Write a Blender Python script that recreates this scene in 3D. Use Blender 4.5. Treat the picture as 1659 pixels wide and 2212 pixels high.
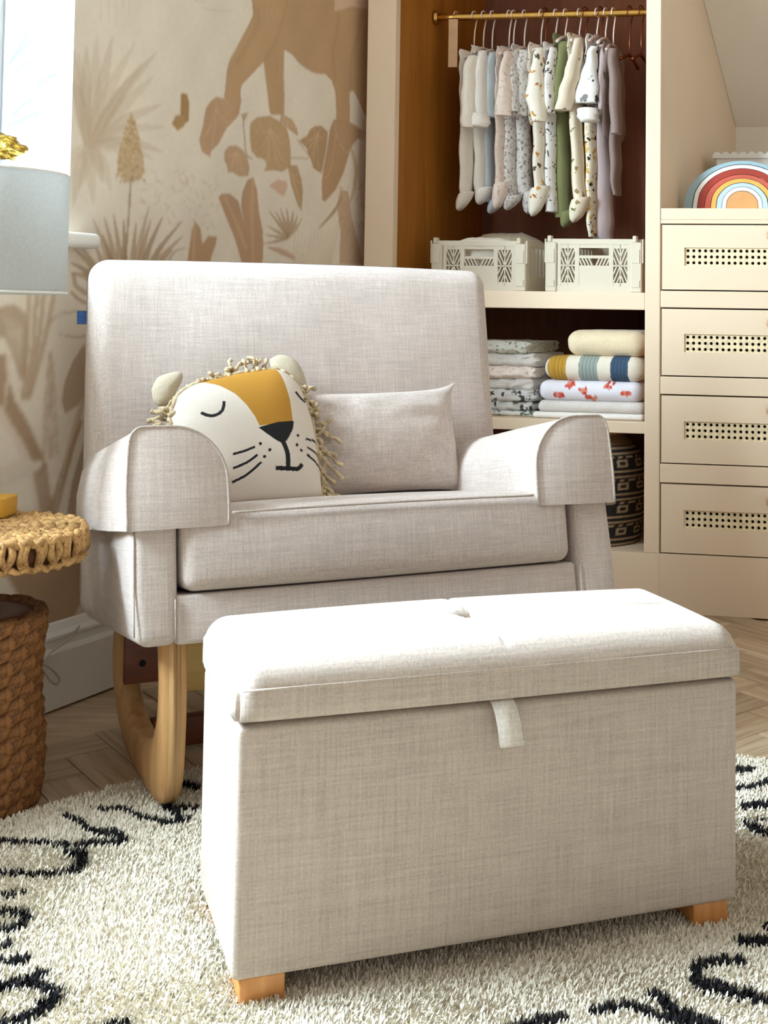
import bpy, bmesh, math, random
import numpy as np
from mathutils import Vector, Matrix, noise
random.seed(7); rng = np.random.default_rng(7)
for o in list(bpy.data.objects): bpy.data.objects.remove(o)
SC = bpy.context.scene; COL = SC.collection
PI = math.pi

# ------------------------------------------------------------------ camera
CH, CF, CYH, ROLL, PITCH = 0.92, 2488.0, 548.0, .0157, .0473
cam_d = bpy.data.cameras.new('camera'); cam = bpy.data.objects.new('camera', cam_d); COL.objects.link(cam)
cam_d.sensor_fit = 'VERTICAL'; cam_d.sensor_height = 36; cam_d.sensor_width = 27
cam_d.lens = CF/2212*36; cam_d.shift_y = -(1106-CYH)/2212; cam_d.clip_start = .02
_f = Vector((0, math.cos(PITCH), math.sin(PITCH))); _u = Vector((0, -math.sin(PITCH), math.cos(PITCH))); _r = Vector((1, 0, 0))
_R = _r*math.cos(ROLL)+_u*math.sin(ROLL); _U = _u*math.cos(ROLL)-_r*math.sin(ROLL)
cam.matrix_world = Matrix(((_R.x, _U.x, -_f.x, 0), (_R.y, _U.y, -_f.y, 0), (_R.z, _U.z, -_f.z, CH), (0, 0, 0, 1)))
SC.camera = cam
SC.view_settings.view_transform = 'Standard'; SC.view_settings.look = 'None'
SC.view_settings.gamma = 1; SC.view_settings.use_curve_mapping = False
SC.view_settings.exposure = 0.0

# ------------------------------------------------------------------ frames of the room
WA = .5384                                       # papered wall: direction of its length
WD = np.array([math.sin(WA), math.cos(WA), 0]); WP = np.array([-.7695, 2.6377, 0]); WN = np.array([-math.cos(WA), math.sin(WA), 0])
DB = -.1597                                      # fitted furniture: direction of its front
CD = np.array([math.cos(DB), math.sin(DB), 0]); CN = np.array([-math.sin(DB), math.cos(DB), 0]); CQ = np.array([.8598, 3.5775, 0])
UPV = np.array([0, 0, 1.])
def wallg(l, z, out=0): return WP+WD*l-WN*out+UPV*z           # out = into the room
def cabg(s, t, z): return CQ+CD*s+WD*t+UPV*z

# ------------------------------------------------------------------ world and daylight
wd_ = bpy.data.worlds.new('world'); SC.world = wd_; wd_.use_nodes = True
bg = wd_.node_tree.nodes['Background']; bg.inputs[0].default_value = (1.0, .94, .86, 1); bg.inputs[1].default_value = .49
def area_light(name, loc, direction, sx, sy, power, color):
    d = bpy.data.lights.new(name, 'AREA'); d.shape = 'RECTANGLE'; d.size = sx; d.size_y = sy; d.energy = power; d.color = color
    o = bpy.data.objects.new(name, d); COL.objects.link(o); o.location = loc
    o.rotation_euler = Vector(direction).to_track_quat('-Z', 'Y').to_euler(); return o
WIN_L0, WIN_L1, WIN_Z0, WIN_Z1, WIN_DEP = -2.2, .06, 1.085, 2.25, .27
wl = wallg(-1.5, (WIN_Z0+WIN_Z1)/2+.05, -WIN_DEP-.12)
area_light('window_daylight', wl, -WN, 1.35, 1.2, 790, (.72, .85, 1.0))

# ------------------------------------------------------------------ pixel rays (photo 1659 x 2212)
def ray(x, y):
    u, v = x-829.5, y-CYH; c, s = math.cos(ROLL), math.sin(ROLL)
    u, v = u*c+v*s, -u*s+v*c
    X, Y2, Z2 = u/CF, 1., -v/CF; cp, sp = math.cos(PITCH), math.sin(PITCH)
    return np.array([X, Y2*cp-Z2*sp, Y2*sp+Z2*cp])
CAMP = np.array([0, 0, CH])
def onpl(x, y, p, n):
    d = ray(x, y); return CAMP+d*(np.dot(np.array(p)-CAMP, n)/np.dot(d, n))
def onz(x, y, z=0): return onpl(x, y, (0, 0, z), UPV)
def cab(x, y, t=0):                               # pixel -> (s, z) on the plane t of the fitted furniture
    P = onpl(x, y, CQ+WD*t, CN); return ((P-CQ-WD*t)@CD, P[2])
def wallp(x, y):
    P = onpl(x, y, WP, WN); return ((P-WP)@WD, P[2])

# ------------------------------------------------------------------ materials
def lin(c):
    c = np.array(c, float)/255.; return np.where(c <= .04045, c/12.92, ((c+.055)/1.055)**2.4)
def rgba(c): return tuple(lin(c))+(1,)
MATS = {}
class NT:
    def __init__(s, name):
        s.m = bpy.data.materials.new(name); s.m.use_nodes = True; s.t = s.m.node_tree
        s.b = s.t.nodes['Principled BSDF']; s.out = s.t.nodes['Material Output']; MATS[name] = s.m
    def n(s, typ, **kw):
        nd = s.t.nodes.new(typ)
        for k, v in kw.items():
            if k.startswith('i_'):
                key = k[2:]; key = int(key) if key.isdigit() else key.replace('_', ' ')
                nd.inputs[key].default_value = v
            else: setattr(nd, k, v)
        return nd
    def l(s, a, b): s.t.links.new(a, b)
    def coords(s, scale=(1, 1, 1), rot=(0, 0, 0)):
        tc = s.n('ShaderNodeTexCoord'); mp = s.n('ShaderNodeMapping'); mp.inputs['Scale'].default_value = scale; mp.inputs['Rotation'].default_value = rot
        s.l(tc.outputs['Object'], mp.inputs['Vector']); return mp.outputs['Vector']
    def noise(s, scale, vec=None, detail=2., rough=.5, dist=0.):
        nd = s.n('ShaderNodeTexNoise'); nd.inputs['Scale'].default_value = scale; nd.inputs['Detail'].default_value = detail
        nd.inputs['Roughness'].default_value = rough; nd.inputs['Distortion'].default_value = dist
        if vec is not None: s.l(vec, nd.inputs['Vector'])
        return nd.outputs['Fac']
    def ramp(s, fac, stops, interp='LINEAR'):
        r = s.n('ShaderNodeValToRGB'); cr = r.color_ramp; cr.interpolation = interp
        while len(cr.elements) < len(stops): cr.elements.new(.5)
        for e, (p, c) in zip(cr.elements, stops): e.position = p; e.color = c if len(c) == 4 else rgba(c)
        s.l(fac, r.inputs[0]); return r.outputs[0]
    def math(s, op, a, b=None):
        m = s.n('ShaderNodeMath', operation=op)
        for i, x in enumerate((a, b)):
            if x is None: continue
            if isinstance(x, (int, float)): m.inputs[i].default_value = x
            else: s.l(x, m.inputs[i])
        return m.outputs[0]
    def mix(s, fac, a, b, bt='MIX'):
        m = s.n('ShaderNodeMix', data_type='RGBA', blend_type=bt)
        for i, x in ((0, fac), (6, a), (7, b)):
            if isinstance(x, (int, float)): m.inputs[i].default_value = x
            elif isinstance(x, tuple): m.inputs[i].default_value = x if len(x) == 4 else rgba(x)
            else: s.l(x, m.inputs[i])
        return m.outputs[2]
    def bump(s, h, strength=.3, dist=.002):
        b = s.n('ShaderNodeBump'); b.inputs['Strength'].default_value = strength; b.inputs['Distance'].default_value = dist
        s.l(h, b.inputs['Height']); s.l(b.outputs[0], s.b.inputs['Normal'])
    def base(s, c): s.l(c, s.b.inputs['Base Color'])
    def rough(s, v): s.b.inputs['Roughness'].default_value = v

def plain(name, c, rough=.6, metal=0., vary=.06, sc=12., bump=0.):
    N = NT(name); v = N.coords(); f = N.noise(sc, v, 3)
    c = np.array(c, float); N.base(N.ramp(f, [(.3, tuple(np.clip(c*(1-vary), 0, 255))), (.7, tuple(np.clip(c*(1+vary), 0, 255)))]))
    N.rough(rough); N.b.inputs['Metallic'].default_value = metal
    if bump: N.bump(N.noise(sc*10, v, 2), bump)
    return N.m
def linen(name, c, amp=.09, sc=260., rough=.95):
    N = NT(name); c = np.array(c, float); h = None; tot = None
    for k in range(3):
        s1 = [sc]*3; s1[k] = sc*.045
        a = N.noise(1, N.coords(tuple(s1)), 2, .6)
        tot = a if tot is None else N.math('ADD', tot, a)
    big = N.noise(14, N.coords(), 2)
    tot = N.math('ADD', N.math('MULTIPLY', tot, .3333), N.math('MULTIPLY', N.math('SUBTRACT', big, .5), .08))
    N.base(N.ramp(tot, [(.36, tuple(c*(1-amp))), (.5, tuple(c)), (.64, tuple(np.clip(c*(1+amp), 0, 250)))]))
    N.rough(rough); N.b.inputs['Sheen Weight'].default_value = .15
    N.bump(tot, .35, .0015); return N.m
def wood(name, c1, c2, scale=(3, 60, 60), rough=.5, rot=(0, 0, 0)):
    N = NT(name); v = N.coords(scale, rot); f = N.noise(1, v, 4, .6, .6)
    N.base(N.ramp(f, [(.3, c1), (.7, c2)])); N.rough(rough); N.bump(f, .1, .001); return N.m
def painted(name, rough=.85, amp=.05, sc=300., bump=.25):
    N = NT(name); a = N.n('ShaderNodeVertexColor'); a.layer_name = 'Col'
    f = N.noise(sc, N.coords(), 2)
    N.base(N.mix(1.0, a.outputs['Color'], N.ramp(f, [(.3, (1-amp,)*3+(1,)), (.7, (1, 1, 1, 1))]), 'MULTIPLY'))
    N.rough(rough); N.bump(f, bump, .001); return N.m
def printed(name, base, spots, sc=60., thr=.32, rough=.9, extra=None):
    """cloth with a scattered print: voronoi blobs of the given colours"""
    N = NT(name); v = N.coords(); nz = N.n('ShaderNodeTexNoise'); nz.inputs['Scale'].default_value = sc*1.9
    N.l(v, nz.inputs['Vector'])
    ad = N.n('ShaderNodeVectorMath', operation='ADD'); N.l(v, ad.inputs[0])
    scl = N.n('ShaderNodeVectorMath', operation='SCALE'); N.l(nz.outputs['Color'], scl.inputs[0]); scl.inputs['Scale'].default_value = 1.3/sc
    N.l(scl.outputs[0], ad.inputs[1])
    vo = N.n('ShaderNodeTexVoronoi'); vo.inputs['Scale'].default_value = sc; N.l(ad.outputs[0], vo.inputs['Vector'])
    m = N.math('LESS_THAN', vo.outputs['Distance'], thr)
    sep = N.n('ShaderNodeSeparateColor'); N.l(vo.outputs['Color'], sep.inputs[0])
    st = [((i+.0)/len(spots), s) for i, s in enumerate(spots)]
    cc = N.ramp(sep.outputs[0], st, 'CONSTANT')
    N.base(N.mix(m, tuple(rgba(base)), cc)); N.rough(rough); N.bump(N.noise(500, v, 2), .2, .001); return N.m

FAB = linen('oatmeal_linen', (198, 184, 175)); FABD = linen('oatmeal_linen_piping', (176, 162, 150), .1)
OTT = linen('ottoman_linen', (184, 169, 156)); CREAM = linen('cream_canvas', (236, 228, 214), .05, 500)
PAINT = plain('warm_cream_paint', (226, 203, 175), .45, 0, .012, 3)
INNER = wood('stained_wood_interior', (146, 88, 20), (174, 112, 38), (30, 30, 2), .5)
BACKP = wood('dark_stained_back', (104, 48, 12), (124, 64, 20), (30, 30, 2), .6)  # dark stain, with the shade deep in the cubbies put into its colour
DARK = plain('dark_void', (22, 18, 16), .9)
WHITE = plain('white_gloss_paint', (236, 234, 228), .35, 0, .01, 3)
CEIL = plain('ceiling_paint', (232, 221, 206), .9, 0, .01, 3)
CANE = plain('woven_cane', (226, 207, 170), .7, 0, .08, 80)
BRASS = plain('brass', (214, 170, 92), .28, 1, .05, 20)
COPPER = plain('copper_wire', (150, 92, 66), .35, 1, .05, 20)
GOLD = plain('gold_leaf', (222, 176, 84), .25, 1, .25, 22, .5)
PALEWOOD = wood('birch_ply', (176, 128, 76), (214, 168, 112), (30, 30, 3), .4)
PLY = wood('ply_edge_layers', (128, 84, 44), (222, 180, 122), (160, 6, 2), .4)
OAKFEET = wood('honey_oak', (196, 128, 66), (222, 158, 92), (40, 40, 4), .4)
DARKWOOD = wood('dark_brown_wood', (84, 40, 20), (110, 56, 30), (8, 40, 40), .5)
YELLOWWOOD = wood('pale_pine', (216, 180, 106), (232, 200, 130), (4, 50, 50), .5)
def plank_mat():
    N = NT('oak_plank'); tc = N.n('ShaderNodeTexCoord'); oi = N.n('ShaderNodeObjectInfo'); mp = N.n('ShaderNodeMapping'); mp.inputs['Scale'].default_value = (2.5, 40, 40)
    ad = N.n('ShaderNodeVectorMath', operation='ADD'); N.l(tc.outputs['Object'], mp.inputs['Vector']); N.l(mp.outputs[0], ad.inputs[0])
    cb = N.n('ShaderNodeCombineXYZ'); r50 = N.math('MULTIPLY', oi.outputs['Random'], 50.); N.l(r50, cb.inputs[0]); N.l(r50, cb.inputs[2]); N.l(cb.outputs[0], ad.inputs[1])
    f = N.noise(1, ad.outputs[0], 5, .65, .8); c = N.ramp(f, [(.28, (154, 128, 100)), (.5, (192, 166, 136)), (.72, (220, 198, 170))])
    N.base(N.mix(1.0, c, N.ramp(oi.outputs['Random'], [(0., (.78, .78, .78, 1)), (1., (1, 1, 1, 1))]), 'MULTIPLY')); N.rough(.42); N.bump(f, .1, .001); return N.m
FLOORW = plank_mat()
JOINT = plain('plank_joint', (96, 76, 58), .8)
SEAGRASS = wood('seagrass', (124, 82, 40), (214, 170, 106), (60, 60, 60), .75)
ROPE = wood('brown_rope', (58, 30, 11), (156, 102, 48), (90, 90, 90), .7)
TASSEL = plain('cotton_rope', (196, 176, 142), .95, 0, .12, 120, .4)
ATTR = painted('painted_surface'); PAPER = painted('wallpaper_print', .8, .04, 60., .05); LIONM = painted('printed_canvas', .95, .07, 420.)
RUGM = painted('rug_wool', .98, .1, 250., .4); KNIT = painted('knit_stripes', .95, .1, 500., .5); WEAVEM = painted('basket_weave', .9, .15, 300., .4)
CRATEM = plain('putty_plastic', (206, 195, 174), .42, 0, .01, 3)
LEATHER = plain('tan_leather_knob', (190, 150, 116), .5, 0, .05, 30)
MUSTARD = plain('mustard_card', (196, 146, 44), .6, 0, .06, 8)
BLUETAG = plain('blue_label', (52, 88, 150), .7, 0, .2, 300)
CORDM = plain('white_cable', (206, 196, 180), .5)
HANGM = plain('blush_hanger', (226, 204, 190), .45)
TAGM = plain('card_tag', (206, 166, 126), .7)

def shade_mat():
    N = NT('lampshade_fabric'); N.base(N.ramp(N.noise(200, N.coords(), 2), [(.3, (196, 198, 196)), (.7, (208, 209, 206))])); N.rough(.9)
    tr = N.n('ShaderNodeBsdfTranslucent'); tr.inputs[0].default_value = (.6, .61, .6, 1)
    mx = N.n('ShaderNodeMixShader'); mx.inputs[0].default_value = .25
    N.l(N.b.outputs[0], mx.inputs[1]); N.l(tr.outputs[0], mx.inputs[2]); N.l(mx.outputs[0], N.out.inputs[0]); return N.m
SHADE = shade_mat()
def glass_mat():
    N = NT('window_glass'); N.b.inputs['Roughness'].default_value = .02; N.b.inputs['Base Color'].default_value = (.9, .95, .95, 1)
    tr = N.n('ShaderNodeBsdfTransparent'); tr.inputs[0].default_value = (.95, .98, .97, 1)
    mx = N.n('ShaderNodeMixShader'); mx.inputs[0].default_value = .93
    N.l(N.b.outputs[0], mx.inputs[1]); N.l(tr.outputs[0], mx.inputs[2]); N.l(mx.outputs[0], N.out.inputs[0]); return N.m
GLASS = glass_mat()

# ------------------------------------------------------------------ object helpers
def thing(name, label, cat, loc=(0, 0, 0), rotz=0., group=None, kind=None):
    o = bpy.data.objects.new(name, None); COL.objects.link(o); o.empty_display_size = .05
    o.location = loc; o.rotation_euler = (0, 0, rotz)
    return tag(o, label, cat, group, kind)
def tag(o, label=None, cat=None, group=None, kind=None):
    if label: o['label'] = label
    if cat: o['category'] = cat
    if group: o['group'] = group
    if kind: o['kind'] = kind
    return o
def mesh(name, V, F, mat, smooth=True, cols=None):
    me = bpy.data.meshes.new(name); V = np.asarray(V, float)
    if isinstance(F, np.ndarray):
        n, k = F.shape
        me.vertices.add(len(V)); me.vertices.foreach_set('co', V.ravel())
        me.loops.add(n*k); me.loops.foreach_set('vertex_index', F.ravel().astype(np.int32))
        me.polygons.add(n); me.polygons.foreach_set('loop_start', np.arange(0, n*k, k, dtype=np.int32))
        me.update(calc_edges=True)
    else: me.from_pydata([tuple(v) for v in V], [], [tuple(int(i) for i in f) for f in F])
    if cols is not None:
        ca = me.color_attributes.new('Col', 'FLOAT_COLOR', 'POINT')
        c4 = np.ones((len(V), 4)); c4[:, :3] = cols; ca.data.foreach_set('color', c4.ravel())
    if smooth: me.polygons.foreach_set('use_smooth', np.ones(len(me.polygons), bool))
    me.materials.append(mat); me.update(); return me
def link(name, me, parent=None, M=None):
    o = bpy.data.objects.new(name, me); COL.objects.link(o)
    if parent is not None: o.parent = parent
    if M is not None: o.matrix_basis = M
    return o
def obj(name, VF, mat, parent=None, M=None, smooth=True, cols=None, world=False, sharp=None):
    """link one mesh object; world=True: vertices are world coordinates and are moved into the parent's space (or to a local origin)"""
    V, F = VF; V = np.asarray(V, float)
    if world:
        if parent is not None:
            loc = parent.location; pp = parent.parent
            V = V-np.array(loc)
            if pp is not None: V = V-np.array(pp.location)
            o = link(name, mesh(name, V, F, mat, smooth, cols), parent, M)
        else:
            c = np.array([(V[:, 0].min()+V[:, 0].max())/2, (V[:, 1].min()+V[:, 1].max())/2, V[:, 2].min()])
            o = link(name, mesh(name, V-c, F, mat, smooth, cols)); o.location = c
    else: o = link(name, mesh(name, V, F, mat, smooth, cols), parent, M)
    if sharp:
        try: o.data.set_sharp_from_angle(angle=math.radians(sharp))
        except Exception: pass
    return o
def rb(lo, hi, r, k=3, n=(1, 1, 1), bulge=(0, 0, 0)):
    """rounded box as a lattice of its surface"""
    lo = np.array(lo, float); hi = np.array(hi, float); r = min(r, *((hi-lo)/2-1e-4)); P = []
    for a in range(3):
        L = [(lo[a]+r, -math.tan((k-j)/k*PI/4)) for j in range(k)]
        L += [(lo[a]+r+(hi[a]-lo[a]-2*r)*i/n[a], 0.) for i in range(n[a]+1)]
        L += [(hi[a]-r, math.tan(j/k*PI/4)) for j in range(1, k+1)]; P.append(L)
    m = [len(p)-1 for p in P]; idx = {}; V = []; F = []
    def vid(i):
        if i in idx: return idx[i]
        c = np.array([P[a][i[a]][0] for a in range(3)]); e = np.array([P[a][i[a]][1] for a in range(3)])
        V.append(c+r*e/np.linalg.norm(e)); idx[i] = len(V)-1; return idx[i]
    for a in range(3):
        b, c = (a+1) % 3, (a+2) % 3
        for side in (0, m[a]):
            for i in range(m[b]):
                for j in range(m[c]):
                    q = []
                    for (di, dj) in ((0, 0), (1, 0), (1, 1), (0, 1)):
                        t = [0, 0, 0]; t[a] = side; t[b] = i+di; t[c] = j+dj; q.append(vid(tuple(t)))
                    F.append(q if side else q[::-1])
    V = np.array(V)
    if any(bulge):
        C = (lo+hi)/2; Hh = (hi-lo)/2; U = (V-C)/Hh; D = np.zeros_like(V)
        for a in range(3):
            b, c = (a+1) % 3, (a+2) % 3
            D[:, a] = bulge[a]*U[:, a]*np.clip(1-U[:, b]**2, 0, 1)*np.clip(1-U[:, c]**2, 0, 1)
        V = V+D
    return V, F
def sbox(lo, hi): # sharp box
    V = [(x, y, z) for x in (lo[0], hi[0]) for y in (lo[1], hi[1]) for z in (lo[2], hi[2])]
    return np.array(V, float), [(0, 1, 3, 2), (4, 6, 7, 5), (0, 4, 5, 1), (2, 3, 7, 6), (0, 2, 6, 4), (1, 5, 7, 3)]
def join(*parts):
    V = []; F = []; n = 0
    for v, f in parts:
        V.append(np.asarray(v, float)); F += [tuple(int(i)+n for i in q) for q in f]; n += len(v)
    return np.vstack(V), F
def loft(rings, cap=True, closed=True):
    m = len(rings[0]); V = np.vstack(rings); F = []
    for i in range(len(rings)-1):
        for j in range(m if closed else m-1):
            k = (j+1) % m; F.append((i*m+j, i*m+k, (i+1)*m+k, (i+1)*m+j))
    if cap and closed: F.append(tuple(range(m))[::-1]); F.append(tuple(range((len(rings)-1)*m, len(rings)*m)))
    return V, F
def tube(pts, r, m=8, taper=None):
    pts = [np.array(p, float) for p in pts]; rings = []; up = None
    for i, p in enumerate(pts):
        d = pts[min(i+1, len(pts)-1)]-pts[max(i-1, 0)]; d /= np.linalg.norm(d)+1e-9
        if up is None: up = np.array([0, 0, 1.]) if abs(d[2]) < .9 else np.array([1., 0, 0])
        a = np.cross(d, up); a /= np.linalg.norm(a)+1e-9; up = np.cross(a, d)
        rr = r[i] if hasattr(r, '__len__') else r
        rings.append(np.array([p+rr*(math.cos(t)*a+math.sin(t)*up) for t in np.linspace(0, 2*PI, m, endpoint=False)]))
    return loft(rings)
def smooth_path(pts, n=8):
    P = [np.array(p, float) for p in pts]; out = []
    for i in range(len(P)-1):
        p0, p1, p2, p3 = P[max(i-1, 0)], P[i], P[i+1], P[min(i+2, len(P)-1)]
        for t in np.linspace(0, 1, n, endpoint=False):
            out.append(.5*(2*p1+(p2-p0)*t+(2*p0-5*p1+4*p2-p3)*t*t+(3*p1-p0-3*p2+p3)*t**3))
    return out+[P[-1]]
def lathe(prof, m=32):
    rings = [np.array([(r*math.cos(t), r*math.sin(t), z) for t in np.linspace(0, 2*PI, m, endpoint=False)]) for r, z in prof]
    return loft(rings)
def prism(poly, f0, f1):
    """2D outline between two mappings (front, back)"""
    n = len(poly); V = [f0(*p) for p in poly]+[f1(*p) for p in poly]
    F = [tuple(range(n)), tuple(range(2*n-1, n-1, -1))]+[(i, i+n, (i+1) % n+n, (i+1) % n) for i in range(n)]
    return np.array(V), F
def bevelled(VF, off=.003, seg=2):
    bm = bmesh.new(); vs = [bm.verts.new(v) for v in VF[0]]
    for f in VF[1]: bm.faces.new([vs[i] for i in f])
    bmesh.ops.recalc_face_normals(bm, faces=bm.faces)
    bmesh.ops.bevel(bm, geom=list(bm.edges), offset=off, segments=seg, affect='EDGES', profile=.5)
    bm.verts.index_update(); V = np.array([v.co[:] for v in bm.verts]); F = [tuple(v.index for v in f.verts) for f in bm.faces]; bm.free(); return V, F
def cboxv(s0, s1, t0, t1, z0, z1):
    V, F = sbox((s0, t0, z0), (s1, t1, z1)); return np.array([cabg(*v) for v in V]), F
def cbox(name, s0, s1, t0, t1, z0, z1, mat, parent, bev=.0025):
    VF = cboxv(s0, s1, t0, t1, z0, z1)
    if bev: VF = bevelled(VF, bev, 2)
    return obj(name, VF, mat, parent, world=True, smooth=False)
def inpoly(X, Y, poly):
    P = np.asarray(poly, float); m = (X >= P[:, 0].min()) & (X <= P[:, 0].max()) & (Y >= P[:, 1].min()) & (Y <= P[:, 1].max())
    idx = np.nonzero(m)[0]; x = X[idx]; y = Y[idx]; ins = np.zeros(len(idx), bool); x0, y0 = P[-1]
    for x1, y1 in P:
        if y0 != y1:
            c = ((y0 > y) != (y1 > y)) & (x < (x1-x0)*(y-y0)/(y1-y0)+x0); ins ^= c
        x0, y0 = x1, y1
    return idx[ins]
def ribbon(pts, w):
    P = np.array(pts, float); n = len(P); W = np.full(n, w, float) if np.isscalar(w) else np.interp(np.linspace(0, 1, n), np.linspace(0, 1, len(w)), w)
    T = np.gradient(P, axis=0); T /= np.linalg.norm(T, axis=1)[:, None]+1e-9; Nn = np.stack([-T[:, 1], T[:, 0]], 1)
    return np.vstack([P+Nn*W[:, None]/2, (P-Nn*W[:, None]/2)[::-1]])
class Paint:
    """colours for the points of a surface; outlines are given as pixels of the photograph and laid onto the surface's own plane"""
    def __init__(s, X, Y, base, to_plane, zoom=(0, 0, 1.)):
        s.X, s.Y = X, Y; s.C = np.tile(lin(base), (len(X), 1)); s.tp = to_plane; s.z = zoom; s.gain = 1.
    def px(s, p): return (s.z[0]+p[0]/s.z[2], s.z[1]+p[1]/s.z[2])
    def poly(s, pts, c, a=1.):
        c = np.clip(np.array(c, float)*s.gain, 0, 245)
        P = [s.tp(*s.px(p)) for p in pts]; i = inpoly(s.X, s.Y, P); s.C[i] = s.C[i]*(1-a)+lin(c)*a; return i
    def line(s, pts, w, c, a=1., sm=6):
        if len(pts) > 2 and sm: pts = smooth_path(pts, sm)
        elif len(pts) == 2: pts = [np.array(pts[0])*(1-t)+np.array(pts[1])*t for t in np.linspace(0, 1, 5)]
        return s.poly(ribbon(pts, w), c, a)
    def dot(s, p, r, c, a=1.): return s.poly([(p[0]+r*math.cos(t), p[1]+r*math.sin(t)) for t in np.linspace(0, 2*PI, 12, endpoint=False)], c, a)
def grid(nu, nv, fn):
    u = np.linspace(0, 1, nu); v = np.linspace(0, 1, nv); U, Vv = np.meshgrid(u, v); U = U.ravel(); Vv = Vv.ravel()
    V = fn(U, Vv); i, j = np.meshgrid(np.arange(nu-1), np.arange(nv-1)); a = (j*nu+i).ravel()
    return V, np.stack([a, a+1, a+1+nu, a+nu], 1), U, Vv

# ================================================================== SETTING
# ---- floor with herringbone planks
fl = tag(obj('floor', sbox((-1.9, -.6, -.06), (2.2, 4.8, -.006)), FLOORW, smooth=False), 'pale oak herringbone plank floor around the rug', 'floor', kind='structure')
rp = np.array([onz(*q)[:2] for q in ((0, 1780), (130, 1742), (260, 1702), (1600, 1640), (1659, 1650))])
sol = np.linalg.lstsq(np.c_[2*rp, np.ones(len(rp))], (rp**2).sum(1), rcond=None)[0]
RC = sol[:2]; RR = math.sqrt(sol[2]+(RC**2).sum())
PLW, PLL = .10, .50
pm = [mesh('plank', *bevelled(sbox((-PLL/2+.0012, -PLW/2+.0012, -.006), (PLL/2-.0012, PLW/2-.0012, 0)), .0012, 1), FLOORW, False)]
ang = DB+PI/4; ca, sa = math.cos(ang), math.sin(ang); npl = 0
FC = np.array([.6, 2.9])
cands = []
for i in range(-40, 41):
    for j in range(-16, 17):
        # one herringbone unit: a plank along x, a plank along y; the lattice steps by (w, w) and (2L... ) in plank axes
        ox, oy = i*PLW+j*PLL, i*PLW-j*PLL
        cands.append((ox+PLL/2, oy+PLW/2, 0)); cands.append((ox+PLW/2+PLL, oy+PLL/2-PLL+PLW, 1))
for (x, y, k) in cands:
    X, Y = FC[0]+ca*x-sa*y, FC[1]+sa*x+ca*y
    if not (-1.35 < X < 1.75 and 1.75 < Y < 3.8): continue
    if math.hypot(X-RC[0], Y-RC[1]) < RR-.32: continue
    P = np.array([X, Y, 0])
    if (P-WP)@WN > -.12 or (P-CQ)@CN > -.06: continue
    o = link('plank', pm[0], fl, Matrix.Translation((X, Y, 0))@Matrix.Rotation(ang+k*PI/2, 4, 'Z')); npl += 1
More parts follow.
